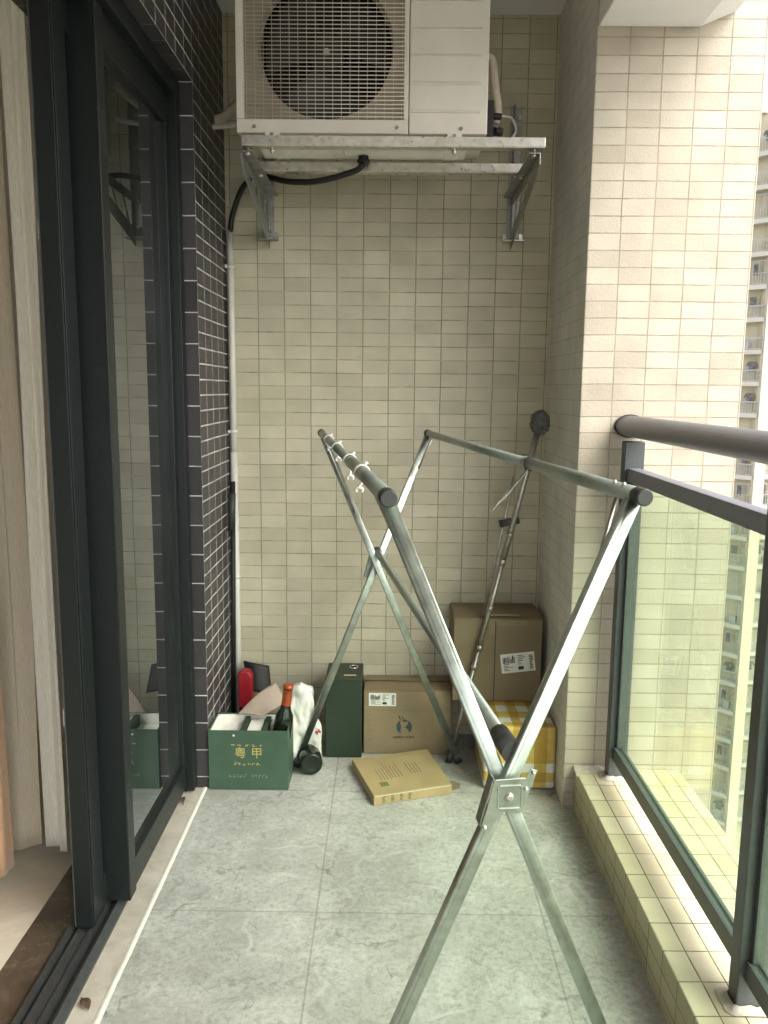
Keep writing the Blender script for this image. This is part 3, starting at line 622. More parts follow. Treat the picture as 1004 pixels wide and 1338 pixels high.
# ------------------------------------------------------------------ drying rack
t = thing('drying_rack', 'folding metal clothes drying rack with two crossed leg frames and three bars', 'clothes rack', (.07, 2.05, 0))
ZT = 1.252
Ln, Rn, Lf, Rf = Vector((-.005,1.195,ZT)), Vector((.380,1.238,ZT)), Vector((-.243,2.880,ZT)), Vector((.137,2.930,ZT))
FnR, FnL, FfR, FfL = Vector((.505,1.255,.012)), Vector((-.115,1.185,.012)), Vector((.269,2.946,.012)), Vector((-.342,2.876,.012))
du = (Lf-Ln).normalized(); side = Vector((-du.y, du.x, 0))
def leg(top, foot, off, tt0=.012):
    d = (foot-top).normalized(); a = top+d*tt0+du*off; q = foot+du*off
    b = MB(); b.bar(a, q, .020, .0245, du, .0032)
    for o_ in (-.0102, .0102): b.bar(a+d*.004+du*o_, q-d*.004+du*o_, .0016, .0105, du, .0004)
    l = b.build('leg', M_alu, t)
    b = MB(); b.bar(q-d*.03, q+d*.006, .024, .0285, du, .005); b.build('foot_cap', M_cap, l)
    return l
for (tl, tr_, fl, fr_, s) in ((Ln, Rn, FnL, FnR, 1), (Lf, Rf, FfL, FfR, -1)):
    leg(tl, fr_, .017*s+.009*s); leg(tr_, fl, .017*s-.009*s)
    # pivot bracket where the legs cross
    m0 = None
    d1, d2 = (fr_-tl), (fl-tr_)
    # crossing in the frame's own plane (x-z)
    k = ((tr_.x-tl.x)*d2.z-(tr_.z-tl.z)*d2.x)/(d1.x*d2.z-d1.z*d2.x)
    C0 = tl+d1*k
    e1 = (tr_-tl); e1.z = 0; e1.normalize(); e2 = Vector((0,0,1))
    yo = .017*s-.0205*s
    U1, U2 = d1.normalized(), d2.normalized()
    def pt(u, v, d): return C0+e1*u+e2*v+du*d
    # outline: body plate plus an arm down each lower leg
    poly = [(u*.74, v*.74) for u, v in [(-.034,.036),(-.022,.040),(.034,.040),(.046,.062),(.060,.056),(.042,.006),(.030,-.036),(.018,-.040),(-.012,-.034),(-.022,-.046),(-.040,-.078),(-.060,-.068),(-.048,-.028)]]
    d0, d1_ = (-.0215, -.0190) if s > 0 else (.0190, .0215)
    b = MB(); b.prism(poly, pt, d0+.009*s*0, d1_); 
    b.prism([(-.017,.020),(.018,.020),(.018,.0175),(-.017,.0175)], pt, d0-.0022*s if s > 0 else d0, d1_ if s > 0 else d1_+.0022)
    b.prism([(-.017,-.018),(.017,-.018),(.017,-.0205),(-.017,-.0205)], pt, d0-.0022*s if s > 0 else d0, d1_ if s > 0 else d1_+.0022)
    b.bar(pt(-.025,.0272,(d0+d1_)/2), pt(-.025,.0272,(d0+d1_)/2)+du*.034*s, .0025, .004, e1) 
    b.bar(pt(-.024,.0285,d0), pt(.025,.0296,d0), .003, .003, du)
    # folded flange round the lower left leg
    b.bar(pt(-.0448,-.0505,-.004*s), pt(-.0252,.0270,-.004*s), .026, .0022, du)
    for uu in (-.0185, .0195): b.bar(pt(uu,-.018,d0), pt(uu,.0175,d0), .0026, .0026, du)
    br = b.build('pivot_bracket', M_alu, t, bevel=.0012)
    fr0 = -.0225 if s > 0 else .0225
    for (u, v, r) in ((0,0,.0075), (.037,.039,.0038), (-.0385,-.050,.0038), (.026,.012,.0038)):
        b = MB(); b.tube([pt(u,v,fr0*.95), pt(u,v,fr0*1.08), pt(u,v,fr0*1.18)], [r, r*.9, r*.45], 14); b.build('rivet', M_ss, br)
    if s > 0: Cn = C0.copy()
    else: Cf = C0.copy()
    # folding stays from the bars down to the legs
    for (tp, ft, da, dl) in ((tl, fr_, .17, .30), (tr_, fl, .075, .13)):
        d = (ft-tp).normalized(); a = tp+du*da*s-Vector((0,0,.010)); q = tp+d*dl+du*.040*s+Vector((.006 if da < .1 else 0, 0, 0))
        b = MB(); b.bar(a, q, .0045, .010, e1, .0015); b.build('stay', M_pole, t)
def barpart(name, p, q, r, mat, caps=True, split=None):
    b = MB(); dr = (q-p).normalized()
    if split: 
        m_ = p+dr*split; b.tube([p-dr*.022, m_], r, 22); b.tube([m_+dr*.0005, q+dr*.02], r*.88, 22)
        b.tube([m_-dr*.004, m_+dr*.003], r*1.05, 22)
    else: b.tube([p-dr*.022, q+dr*.02], r, 22)
    o = b.build(name, mat, t)
    for e, s in ((p-dr*.022, -1), (q+dr*.02, 1)):
        b = MB(); b.tube([e-dr*.022*s, e+dr*.003*s, e+dr*.006*s], [r*1.07, r*1.07, r*.9], 22); b.build('end_cap', M_cap, o)
    return o
barpart('hanging_bar', Ln, Lf, .0128, M_bar, split=.55)
barpart('hanging_bar', Rn, Rf, .0128, M_bar, split=.56)
Pn = Cn+Vector((.012,0,.058))+du*.035; Pf = Cf+Vector((.004,0,.045))-du*.01
b = MB(); dr = (Pf-Pn).normalized(); b.tube([Pn, Pf+dr*.02], .0125, 22); o = b.build('lower_bar', M_bar, t)
b = MB(); b.tube([Pn-dr*.026, Pn+dr*.05], .0175, 22); b.build('end_sleeve', M_cap, o)
b = MB(); b.tube([Pf-dr*.012, Pf+dr*.026], .0160, 22); b.build('end_sleeve', M_cap, o)
for tp, s in ((Rn,1),(Rn,2)):
    b = MB(); c = tp+du*(.035*s)+Vector((-.006,0,.0118)); b.tube([c-Vector((0,0,.002)), c+Vector((-.001,0,.004))], [.004,.003], 10); b.build('rivet', M_ss, t)
# white clips and rings threaded on the left bar
lab = ['white plastic clip ring on the left bar, farthest from the viewer', 'white plastic clip ring on the left bar, second from its far end', 'white plastic clip ring on the left bar, third from its far end', 'white plastic clip ring on the left bar, nearest the viewer']
for i, y in enumerate((2.50, 2.16, 1.79, 1.54)):
    k = (y-Ln.y)/(Lf.y-Ln.y); c = Ln.lerp(Lf, k)
    b = MB()
    prof = [(-.009,.0135),(-.009,.0152),(-.006,.0160),(.006,.0160),(.009,.0152),(.009,.0135)]
    n = 24; vs = []
    for a, r in prof:
        for kk in range(n):
            an = 2*PI*kk/n; vs.append(c+du*a+side*math.cos(an)*r+Vector((0,0,1))*math.sin(an)*r)
    b.add(vs, [(j*n+kk, j*n+(kk+1)%n, ((j+1)%6)*n+(kk+1)%n, ((j+1)%6)*n+kk) for j in range(6) for kk in range(n)], True)
    sx = (.006, .006, .004, -.002)[i]
    dz = (.008, .010, .018, .014)[i]
    b.tube(curve_pts([c+Vector((0,0,-.014)), c+Vector((sx*.4,0,-.014-dz*.5)), c+Vector((-.004+sx,0,-.014-dz))], 5), [.0028]*11, 8)
    b.tube(curve_pts([c+Vector((-.004+sx,0,-.014-dz)), c+Vector((-.009+sx,.002,-.018-dz)), c+Vector((-.008+sx,.004,-.024-dz))], 5), .0030, 8)
    b.tube(curve_pts([c+Vector((-.004+sx,0,-.014-dz)), c+Vector((.003+sx,.002,-.018-dz)), c+Vector((.002+sx,.004,-.024-dz))], 5), .0030, 8)
    b.tube([c+Vector((.004,0,.014)), c+Vector((.011,0,.019))], .003, 8)
    tag(b.build('rail_clip', M_clip, origin=c), lab[i], 'clip', 'white clips threaded on the rack bar')
# limp clear plastic sleeve hanging from the right bar
kk = (1.76-Rn.y)/(Rf.y-Rn.y); c = Rn.lerp(Rf, kk)
m_sl, ts, ps = newmat('cloudy_plastic_film'); ps.inputs['Base Color'].default_value = (.62,.64,.56,1); ps.inputs['Roughness'].default_value = .3; ps.inputs['Alpha'].default_value = .55
_n = N(ts, 'ShaderNodeTexNoise'); _n.inputs['Scale'].default_value = 60; bump(ts, ps, _n.outputs['Fac'], .6, .003)
b = MB()
def sleeve(u, v):
    w = .006+.026*v**.7
    x = c.x-.008-.062*v**1.1+(u-.5)*w*.9; z = c.z-.012-.078*v+(u-.5)*w*.9+.0
    return (x+.003*mnoise.noise((u*6,v*7,1)), c.y-.004+.006*math.sin(u*7+v*4), z+.003*mnoise.noise((u*5,v*6,4)))
b.grid(12, 24, sleeve); o = b.build('plastic_sleeve', m_sl, origin=c, solid=.0012); tag(o, 'limp cloudy plastic sleeve dangling from the right rack bar', 'plastic sleeve')
b = MB()
vs = []; n = 20
b.tube([c+side*math.cos(2*PI*q/n)*.0148+Vector((0,0,1))*math.sin(2*PI*q/n)*.0148 for q in range(n+1)], .0016, 6, cap=False); tag(b.build('elastic_loop', M_black, origin=c), 'thin black elastic loop round the right rack bar holding the plastic sleeve', 'loop')

# ------------------------------------------------------------------ things on the floor
# green wine carton with dividers
t = thing('green_box', 'open green wine box with gold lettering and white foam inside', 'box', (-.49, 2.765, 0))
gx0, gx1, gy0, gy1, gh = -.628, -.348, 2.690, 2.848, .221
w = .004
b = MB(); b.box((gx0,gy0,.001),(gx1,gy0+w,gh)); b.box((gx0,gy1-w,.001),(gx1,gy1,gh)); b.box((gx0,gy0+w,.001),(gx0+w,gy1-w,gh)); b.box((gx1-w,gy0+w,.001),(gx1,gy1-w,gh)); b.box((gx0+w,gy0+w,.001),(gx1-w,gy1-w,.006))
b.build('carton', M_gbox, t, bevel=.001)
b = MB()
b.box((gx0+.0045,gy0+.0045,.006),(gx0+.010,gy1-.0045,gh-.004)); b.box((gx0+.0105,gy1-.012,.006),(gx1-.006,gy1-.0045,gh-.003)); b.box((gx0+.0105,gy0+.0045,.006),(gx1-.006,gy0+.0080,gh-.008))
b.box((gx0+.0105,gy0+.0085,.006),(gx0+.105,gy1-.0125,gh-.040)); b.box((gx0+.130,gy0+.02,.006),(gx0+.180,gy1-.0125,gh-.014)); b.box((gx0+.206,gy0+.09,.006),(gx1-.012,gy1-.0125,gh-.014))
b.build('foam_lining', M_foam, t, bevel=.002)
b = MB()
for x in (gx0+.108, gx0+.184): b.box((x,gy0+.0085,.006),(x+.018,gy1-.0125,gh-.006))
b.build('divider', M_gbox_in, t, bevel=.001)
fy = gy0-.0006
gc = gx0+.140
for ch, dx in (('粤', -.028), ('甲', .030)): text('lettering', ch, (gc+dx, fy, .136), (1,0,0), (0,0,1), .043, M_gold, t)
b = MB(); rnd = random.Random(3)
def strokes(b, x0, x1, z, h, cw, fill=.7, y=fy, skew=0, gap=None):
    """a row of small illegible printed characters: short strokes"""
    x = x0
    while x < x1:
        if gap and gap[0] < x < gap[1]: x += cw; continue
        for _ in range(4):
            ax, az = x+rnd.random()*cw*.5, z+(rnd.random()-.5)*h
            if rnd.random() < .5: b.box((ax, y-.0003, az), (ax+cw*.45, y+.0003, az+h*.14))
            else: b.box((ax, y-.0003, max(z-h/2, az-h*.3)), (ax+cw*.13, y+.0003, min(z+h/2, az+h*.3)))
        x += cw
    return b
strokes(b, gc-.062, gc+.055, .166, .007, .024); b.build('upper_print', M_gold, t)
b = MB(); strokes(b, gc-.055, gc+.028, .098, .011, .0165); b.build('lower_print', M_gold, t)
b = MB(); strokes(b, gc-.068, gc-.012, .052, .011, .0125); b.build('address_print', M_palegold, t)
b = MB(); strokes(b, gc+.010, gc+.070, .052, .011, .0125); b.build('address_print', M_palegold, t)
b = MB(); b.tube([(gx0+.09, fy+.001, gh-.018), (gx0+.09, fy-.001, gh-.018)], .004, 12); b.build('stud', M_clip, t)

# wine bottle standing in it
def bottle_prof(s): return [(0,.0),(.034*s,.0),(.037*s,.006*s),(.037*s,.190*s),(.034*s,.208*s),(.022*s,.228*s),(.0145*s,.245*s),(.0140*s,.292*s),(.0155*s,.293*s),(.0155*s,.303*s),(.0125*s,.305*s),(0,.305*s)]
def lathe(b, prof, base, axis, seg=28, rng=None):
    base = Vector(base); ax = Vector(axis).normalized(); a = ax.orthogonal().normalized(); c = ax.cross(a)
    rr = [(max(r, 1e-5), h) for r, h in prof]; vs = []
    for r, h in rr:
        for k in range(seg): an = 2*PI*k/seg; vs.append(base+ax*h+a*math.cos(an)*r+c*math.sin(an)*r)
    b.add(vs, [(j*seg+k, j*seg+(k+1)%seg, (j+1)*seg+(k+1)%seg, (j+1)*seg+k) for j in range(len(rr)-1) for k in range(seg)], True)
axis = Vector((.135,.015,1)).normalized(); top = Vector((-.353,2.762,.362)); base = top-axis*.345
t = thing('wine_bottle', 'wine bottle with orange foil neck leaning in the green box', 'bottle', tuple(base))
b = MB(); lathe(b, [(r*.80 if 0 < h_ < .26 else r, h_) for r, h_ in bottle_prof(1.13)], base, axis); b.build('glass_body', M_bottle, t)
b = MB(); lathe(b, [(.0172,.262),(.0172,.335),(.0185,.336),(.0185,.3465),(.0165,.3475),(.0,.3475)], base, axis); b.build('foil_capsule', M_foil, t)

# loose card lying over the box, white bag behind it
b = MB()
A_, B_, C_, D_ = Vector((-.548,2.822,.226)), Vector((-.456,2.800,.226)), Vector((-.375,2.885,.262)), Vector((-.425,2.935,.300))
def card(u, v):
    p = A_.lerp(B_, u).lerp(D_.lerp(C_, u), v); p.z += .010*math.sin(PI*v)*(1-u)+.006*math.sin(3*u+2*v); return p
b.grid(14, 14, card); o = b.build('card_sheet', M_pinkcard, origin=A_, solid=.004); tag(o, 'faded pinkish card sheet lying across the open green box', 'card')

t = thing('white_bag', 'crumpled white paper bag slumped behind the green box', 'bag', (-.31, 2.91, 0))
bm = bmesh.new(); bmesh.ops.create_cube(bm, size=1.0); bmesh.ops.subdivide_edges(bm, edges=bm.edges[:], cuts=26, use_grid_fill=True)
me = bpy.data.meshes.new('bag_body')
for v in bm.verts:
    x, y, z = v.co; zz = z+.5
    taper = 1.0-.20*zz; lean = -.02*zz
    px = -.316+x*.142*taper+lean+.035*max(0, .35-abs(zz-.35))*(1 if x > 0 else .2)
    py = 2.905+y*.088*taper*(1-.45*zz**3); pz = .012+zz*(.308-.045*(x+.5)*0-.05*abs(x-.1))
    q = Vector((px, py, pz))
    nn = mnoise.noise(q*17+Vector((3,1,2)))*.010-abs(mnoise.noise(q*38+Vector((1,7,2))))*.010+mnoise.noise(q*90)*.002
    fold = abs(mnoise.noise(q*11+Vector((9,4,1))))*.018
    q += Vector((x*1.2, y*1.5, 0))*(nn-fold)*1.4
    v.co = q-Vector((-.31, 2.91, 0))
for f in bm.faces: f.smooth = True
bm.to_mesh(me); bm.free(); me.materials.append(M_bag); o = bpy.data.objects.new('bag_body', me); COL.objects.link(o); o.parent = t
b = MB(); rnd = random.Random(9)
for k in range(7):
    x, z = -.262+rnd.random()*.018-.004*k*.3, .135+rnd.random()*.022; b.box((x, 2.8520, z), (x+.003+.006*rnd.random(), 2.8570, z+.004+.005*rnd.random()))
b.build('red_print', M_redink, t)

# bottle lying on the floor
base = Vector((-.276, 2.800, .043)); ax = Vector((-.20,1,.05)).normalized()
b = MB(); lathe(b, [(0,.008),(.026,.006),(.036,.0),(.041,.004),(.042,.012),(.042,.165),(.034,.19),(.017,.225),(.0155,.28),(.017,.282),(.017,.295),(0,.296)], base, ax)
tag(b.build('lying_bottle', M_bottle, origin=base), 'dark green bottle lying on the floor, base towards the viewer', 'bottle')

# tall dark green gift box
t = thing('tall_green_box', 'tall narrow dark green box standing by the brown carton', 'box', (-.168, 3.04, 0))
b = MB(); b.box((-.238,2.953,.001),(-.098,3.135,.318)); b.build('carton', M_tall, t, bevel=.003)
b = MB(); b.tube([(-.135,3.085,.3178),(-.135,3.085,.3192)], .014, 20); b.build('finger_hole', M_black, t)
b = MB()
b.tube([(-.135+.0165*math.cos(2*PI*k/24), 3.085+.0165*math.sin(2*PI*k/24), .3195) for k in range(25)], .0022, 6, cap=False); b.build('eyelet', M_ss, t)
b = MB(); b.box((-.168,2.985,.3183),(-.122,2.999,.3192)); b.build('tape_strip', M_tape_clear, t)

def bars(b, x0, x1, y, z0, z1, n, rnd, axis='x'):
    for k in range(n):
        x = x0+(x1-x0)*k/n
        if rnd.random() < .6: b.box((x, y-.0003, z0), (x+(x1-x0)/n*(.3+.5*rnd.random()), y+.0003, z1))
def shipping_label(parent, x0, z0, w, h, y, rot, seed):
    """white courier label with bars and print; rot in the wall plane"""
    r = random.Random(seed); c, s_ = math.cos(rot), math.sin(rot)
    def fn(u, v, d): return (x0+u*c-v*s_, y+d, z0+u*s_+v*c)
    b = MB(); b.prism([(0,0),(w,0),(w,h),(0,h)], fn, -.0008, -.0002); l = b.build('shipping_label', M_label, parent)
    b = MB()
    def rect(u0, v0, u1, v1): b.prism([(u0,v0),(u1,v0),(u1,v1),(u0,v1)], fn, -.0014, -.0009)
    u = .06*w
    for _ in range(10):
        q = .012*w*(1+2*r.random()); rect(u, .50*h, u+q, .90*h*(.8+.2*r.random())); u += q+.012*w
    for k in range(5):
        v = (.12+.08*k)*h; rect(.08*w, v, (.2+.3*r.random())*w, v+.03*h)
    rect(.45*w, .06*h, .452*w, .94*h); 
    for k in range(6):
        v = (.40+.09*k)*h; rect(.50*w, v, (.58+.18*r.random())*w, v+.032*h)
    rect(.50*w, .12*h, .66*w, .30*h)
    u = .82*w
    for k in range(9):
        v = (.12+.085*k)*h; rect(.84*w, v, (.90+.06*r.random())*w, v+.05*h)
    b.build('print', M_ink, l)

# brown carton
t = thing('brown_carton', 'brown cardboard carton with a dark blue round emblem, behind the flat box', 'carton', (.077, 3.08, 0))
b = MB(); b.box((-.092,2.990,.001),(.246,3.165,.255)); b.build('carton', M_kraft, t, bevel=.003)
for y0_, y1_, lift in ((2.991, 3.074, .007), (3.164, 3.081, .010)):
    b = MB(); b.prism([(y0_, .2553), (y1_, .2553+lift), (y1_, .2581+lift), (y0_, .2581)], lambda u, v, d: (d, u, v), -.0905, .2445); b.build('top_flap', M_kraft, t, bevel=.001)
b = MB(); b.box((-.0915,2.9893,.178),(.2455,2.9899,.180)); b.build('flap_seam', M_kraft3, t)
shipping_label(t, -.072, .197, .105, .052, 2.9899, 0, 5)
b = MB(); ey = 2.9893; ex, ez = .066, .113
def arcseg(b, cx, cz, r0, r1, a0, a1, n=14, w=1.0):
    pts = []
    for k in range(n+1):
        an = math.radians(a0+(a1-a0)*k/n); f = math.sin(PI*k/n)*w; pts.append((cx+(r1)*math.cos(an), cz+r1*math.sin(an)))
    for k in range(n, -1, -1):
        an = math.radians(a0+(a1-a0)*k/n); f = math.sin(PI*k/n); rr = r1-(r1-r0)*f; pts.append((cx+rr*math.cos(an), cz+rr*math.sin(an)))
    b.prism(pts, lambda u, v, d: (u, ey+d, v), -.0004, .0003)
arcseg(b, ex, ez, .012, .030, 115, 250); arcseg(b, ex, ez, .010, .030, -55, 62); arcseg(b, ex+.002, ez+.018, .000, .011, 10, 170); arcseg(b, ex+.006, ez-.002, -.006, .010, -60, 70)
b.prism([(ex-.018,ez+.030),(ex-.012,ez+.028),(ex-.020,ez+.046),(ex-.024,ez+.044)], lambda u,v,d:(u,ey+d,v), -.0004, .0003); b.prism([(ex-.006,ez+.029),(ex-.001,ez+.029),(ex-.008,ez+.043),(ex-.011,ez+.042)], lambda u,v,d:(u,ey+d,v), -.0004, .0003)
b.build('emblem', M_blueink, t)
b = MB(); rnd = random.Random(21); strokes(b, ex-.042, ex+.042, ez-.042, .008, .0065, y=ey, gap=(ex-.004, ex+.003)); strokes(b, ex-.042, ex+.042, ez-.043, .008, .006, y=ey, gap=(ex-.004, ex+.003)); b.build('brand_line', M_ink, t)
b = MB()
for k, z in enumerate((.160,.138,.115,.098,.080,.060)):
    strokes(b, -.078, -.055 if k % 2 else -.064, z, .009, .008, y=ey)
b.build('handling_marks', M_fadedink, t)
b = MB(); strokes(b, .150, .215, .192, .014, .012, y=ey); b.build('side_print', M_fadedink, t)

# flat carton in front of it
ang = math.radians(18.4); t = thing('flat_carton', 'thin flat cardboard carton lying on the floor', 'carton', (-.043, 2.588, 0))
Ux, Uy = Vector((math.cos(ang), math.sin(ang), 0)), Vector((-math.sin(ang), math.cos(ang), 0)); O_ = Vector((-.043,2.588,0))
def fl(u, v, d): return O_+Ux*u+Uy*v+Vector((0,0,d))
b = MB(); b.prism([(0,0),(.288,0),(.306,.292),(.004,.292)], fl, .001, .037); b.build('carton', M_kraft2, t, bevel=.002)
b = MB(); rnd = random.Random(4)
for (u0, v0, w_, h_, n) in ((.06,.10,.012,.13,4),(.105,.11,.012,.12,4),(.18,.12,.010,.09,4)):
    for k in range(n):
        u = u0+k*.012; b.prism([(u,v0),(u+.003,v0),(u+.003,v0+h_*(.6+.4*rnd.random())),(u,v0+h_*(.6+.4*rnd.random()))], fl, .0371, .0376)
b.build('faded_print', M_fadedink, t)
b = MB(); b.prism([(.045,.055),(.075,.055),(.075,.085),(.045,.085)], fl, .0371, .0376); b.build('green_mark', M_greenink, t)
b = MB()
for u0 in (.030,.062,.094,.125):
    for k in range(5):
        z = .008+.0048*k; b.prism([(u0+.003*rnd.random(),-.0006),(u0+.006+.010*rnd.random(),-.0006),(u0+.010,-.0001),(u0,-.0001)], fl, z, z+.0018)
b.build('handling_marks', M_ink, t)
b = MB(); b.prism([(.004,-.0004),(.284,-.0004),(.284,-.0001),(.004,-.0001)], fl, .033, .034); b.build('edge_line', M_label, t)
# torn brown scrap beside it
b = MB(); b.prism([(.292,.02),(.330,.03),(.345,.055),(.325,.085),(.296,.08)], fl, .001, .004); tag(b.build('card_scrap', M_kraft3, origin=O_), 'small brown card scrap by the flat carton\'s right corner', 'card')

# taped foam box with big carton on it
t = thing('taped_foam_box', 'white foam box wrapped in bands of yellow packing tape', 'box', (.475, 2.86, 0))
def tape_mat():
    m, tt, p = newmat('yellow_tape_over_white_foam'); tc = N(tt, 'ShaderNodeTexCoord'); sp = N(tt, 'ShaderNodeSeparateXYZ'); tt.links.new(tc.outputs['Object'], sp.inputs[0])
    nz = N(tt, 'ShaderNodeTexNoise'); nz.inputs['Scale'].default_value = 30; nz.inputs['Detail'].default_value = 5; tt.links.new(tc.outputs['Object'], nz.inputs['Vector'])
    wob = math_(tt, 'MULTIPLY', math_(tt, 'SUBTRACT', nz.outputs['Fac'], .5), .008)
    def band(o, lo, hi):
        o2 = math_(tt, 'ADD', o, wob); return math_(tt, 'MULTIPLY', math_(tt, 'GREATER_THAN', o2, lo), math_(tt, 'LESS_THAN', o2, hi))
    Xc, Yc, Zc = sp.outputs
    def union(l):
        r = l[0]
        for q in l[1:]: r = math_(tt, 'MAXIMUM', r, q)
        return r
    vert = union([band(Xc, -.118, -.072), band(Xc, -.030, .004), band(Xc, .046, .092)])
    hor = union([band(Zc, .030, .066), band(Zc, .100, .2335)])
    top = union([band(Yc, -.16, -.105), band(Yc, -.060, -.005), band(Yc, .05, .12)])
    geo = N(tt, 'ShaderNodeNewGeometry'); sn = N(tt, 'ShaderNodeSeparateXYZ'); tt.links.new(geo.outputs['Normal'], sn.inputs[0])
    istop = math_(tt, 'GREATER_THAN', sn.outputs[2], .7)
    hz = mix(tt, istop, hor, top)
    cov = math_(tt, 'MAXIMUM', vert, hz); dbl = math_(tt, 'MULTIPLY', vert, hz)
    r1 = ramp(tt, nz.outputs['Fac'], [(.3,(.56,.38,.085)),(.7,(.66,.48,.15))]).outputs[0]
    c = mix(tt, cov, (.74,.73,.66), r1); c = mix(tt, math_(tt, 'MULTIPLY', dbl, .8), c, (.42,.245,.035))
    tt.links.new(c, p.inputs['Base Color']); p.inputs['Roughness'].default_value = .3; bump(tt, p, math_(tt, 'ADD', nz.outputs['Fac'], cov), .3, .0012); return m
b = MB(); b.box((.344,2.716,.002),(.599,3.02,.236)); b.build('foam_body', tape_mat(), t, bevel=.014, seg=4)
t = thing('large_carton', 'large brown carton with shipping label stacked on the taped foam box', 'carton', (.41, 3.06, .238))
b = MB(); b.box((.246,2.950,.2375),(.580,3.172,.560)); b.build('carton', M_kraft3, t, bevel=.004)
b = MB(); b.box((.4015,2.9493,.238),(.4050,2.9499,.552)); b.build('seam', M_ink, t)
for y0_, y1_, lift in ((2.951, 3.058, .009), (3.171, 3.064, .006)):
    b = MB(); b.prism([(y0_, .5603), (y1_, .5603+lift), (y1_, .5633+lift), (y0_, .5633)], lambda u, v, d: (d+.004*(u-2.95), u, v), .2465, .5780); b.build('top_flap', M_kraft3, t, bevel=.001)
b = MB(); b.box((.355,2.957,.5702),(.495,2.985,.5712)); b.build('tape_strip', M_tape_clear, t)
b = MB(); b.box((.380,2.9491,.500),(.4010,2.9498,.558)); b.box((.4055,2.9491,.535),(.52,2.9498,.557)); b.build('front_tape', M_kraft, t)
shipping_label(t, .432, .347, .128, .075, 2.9497, math.radians(7), 11)

# mop leaning on the pier
t = thing('mop', 'thin metal mop pole with dark fluffy head leaning on the pier wall', 'mop', (.242, 2.925, 0))
p0, p1 = Vector((.236,2.925,.006)), Vector((.528,2.925,1.262)); d = (p1-p0).normalized(); nrm = Vector((d.z,0,-d.x))
b = MB(); b.tube([p0, p0.lerp(p1,.36)], .0085, 14); b.tube([p0.lerp(p1,.36), p0.lerp(p1,.62)], .0100, 14); b.tube([p0.lerp(p1,.62), p1], .0115, 14)
for k in (.36,.62,.30,.48,.70): b.tube([p0.lerp(p1,k)-d*.010, p0.lerp(p1,k)+d*.010], .0128, 14)
b.build('pole', M_pole, t)
b = MB(); q0, q1 = p0.lerp(p1,.47)-nrm*.014+Vector((0,.02,0)), p0.lerp(p1,.86)-nrm*.036+Vector((0,.03,0)); b.tube([q0, q1], .0052, 10); b.build('thin_tube', M_pole, t)  # thin grey tube drawn beside the pole, set slightly behind
b = MB(); c = p0.lerp(p1,.735); b.bar(c-d*.016-nrm*.045+Vector((0,.012,0)), c+d*.016+nrm*.02+Vector((0,.012,0)), .030, .024, (0,1,0), .005); b.build('clamp', M_cap, t)
b = MB(); b.tube([p0-d*.004, p0+d*.035], .013, 14); b.build('foot_cap', M_cap, t)
bm = bmesh.new(); bmesh.ops.create_icosphere(bm, subdivisions=5, radius=1.0)
hc = p1+d*.034
for v in bm.verts:
    n_ = v.co.normalized(); r = 1+.20*mnoise.noise(n_*4.5)+.16*mnoise.noise(n_*14)+.10*mnoise.noise(n_*31)
    v.co = Vector((n_.x*.033, n_.y*.040, n_.z*.043))*r+hc-Vector(t['_w'])
for f in bm.faces: f.smooth = True
me = bpy.data.meshes.new('mop_head'); bm.to_mesh(me); bm.free(); me.materials.append(M_mop); o = bpy.data.objects.new('mop_head', me); COL.objects.link(o); o.parent = t

# broom and dustpan in the left corner
t = thing('broom', 'black broom pole standing upright in the left corner before the white pipe', 'broom', (-.618, 3.105, 0))
b = MB(); b.tube([(-.620,3.105,.05),(-.606,3.108,1.05)], .0095, 14); b.build('pole', M_black, t)
b = MB(); b.tube([(-.6145,3.105,.86),(-.6085,3.107,1.005)], .0135, 16); b.build('grip', M_cap, t)
b = MB(); b.box((-.626,3.03,.004),(-.604,3.15,.075)); b.build('brush_head', M_black, t, bevel=.006)
t = thing('dustpan', 'black dustpan with red handle block propped behind the green box', 'dustpan', (-.55, 3.10, 0))
def pan(u, v): 
    return Vector((-.580+.100*u+.016*v, 3.135-.035*v-.018*math.sin(PI*u), .322-.020*u-.108*v+.006*math.sin(PI*u)))
b = MB(); b.grid(14, 10, pan); b.build('pan', M_black, t, solid=.005)
b = MB(); b.prism([(-.588,.160),(-.540,.150),(-.534,.165),(-.534,.285),(-.546,.306),(-.575,.310),(-.588,.300)], lambda u, v, d: (u, d, v), 3.045, 3.095); b.build('handle_block', M_red, t, bevel=.006, seg=3)
b = MB(); b.prism([(-.584,.004),(-.538,.004),(-.536,.149),(-.5395,.1495),(-.5875,.1595)], lambda u, v, d: (u, d, v), 3.050, 3.090); b.build('handle_stem', M_black, t, bevel=.004)

# dry leaves on the threshold
def leaf(x, y, rot, L, label):
    b = MB(); c, s_ = math.cos(rot), math.sin(rot)
    def fn(u, v):
        w = math.sin(PI*min(1, u*.92+.04))**.8*.28*L; a = (u-.5)*L; q = (v-.5)*2*w
        return (x+a*c-q*s_, y+a*s_+q*c, .006+.010*u*(1-u)*2+.006*abs(v-.5)+.003*mnoise.noise((u*5,v*4,L*50)))
    b.grid(12, 6, fn); b.tube([(x-.5*L*c, y-.5*L*s_, .008), (x-.75*L*c, y-.75*L*s_, .004)], .0012, 6)
    tag(b.build('dry_leaf', M_leaf, origin=(x,y,0), solid=.0008), label, 'leaf')
leaf(-.700, 2.60, 1.9, .035, 'curled dry leaf on the threshold by the glass door corner')
leaf(-.685, 1.665, -.9, .040, 'dry brown leaf on the threshold by the floor track, nearest the viewer')

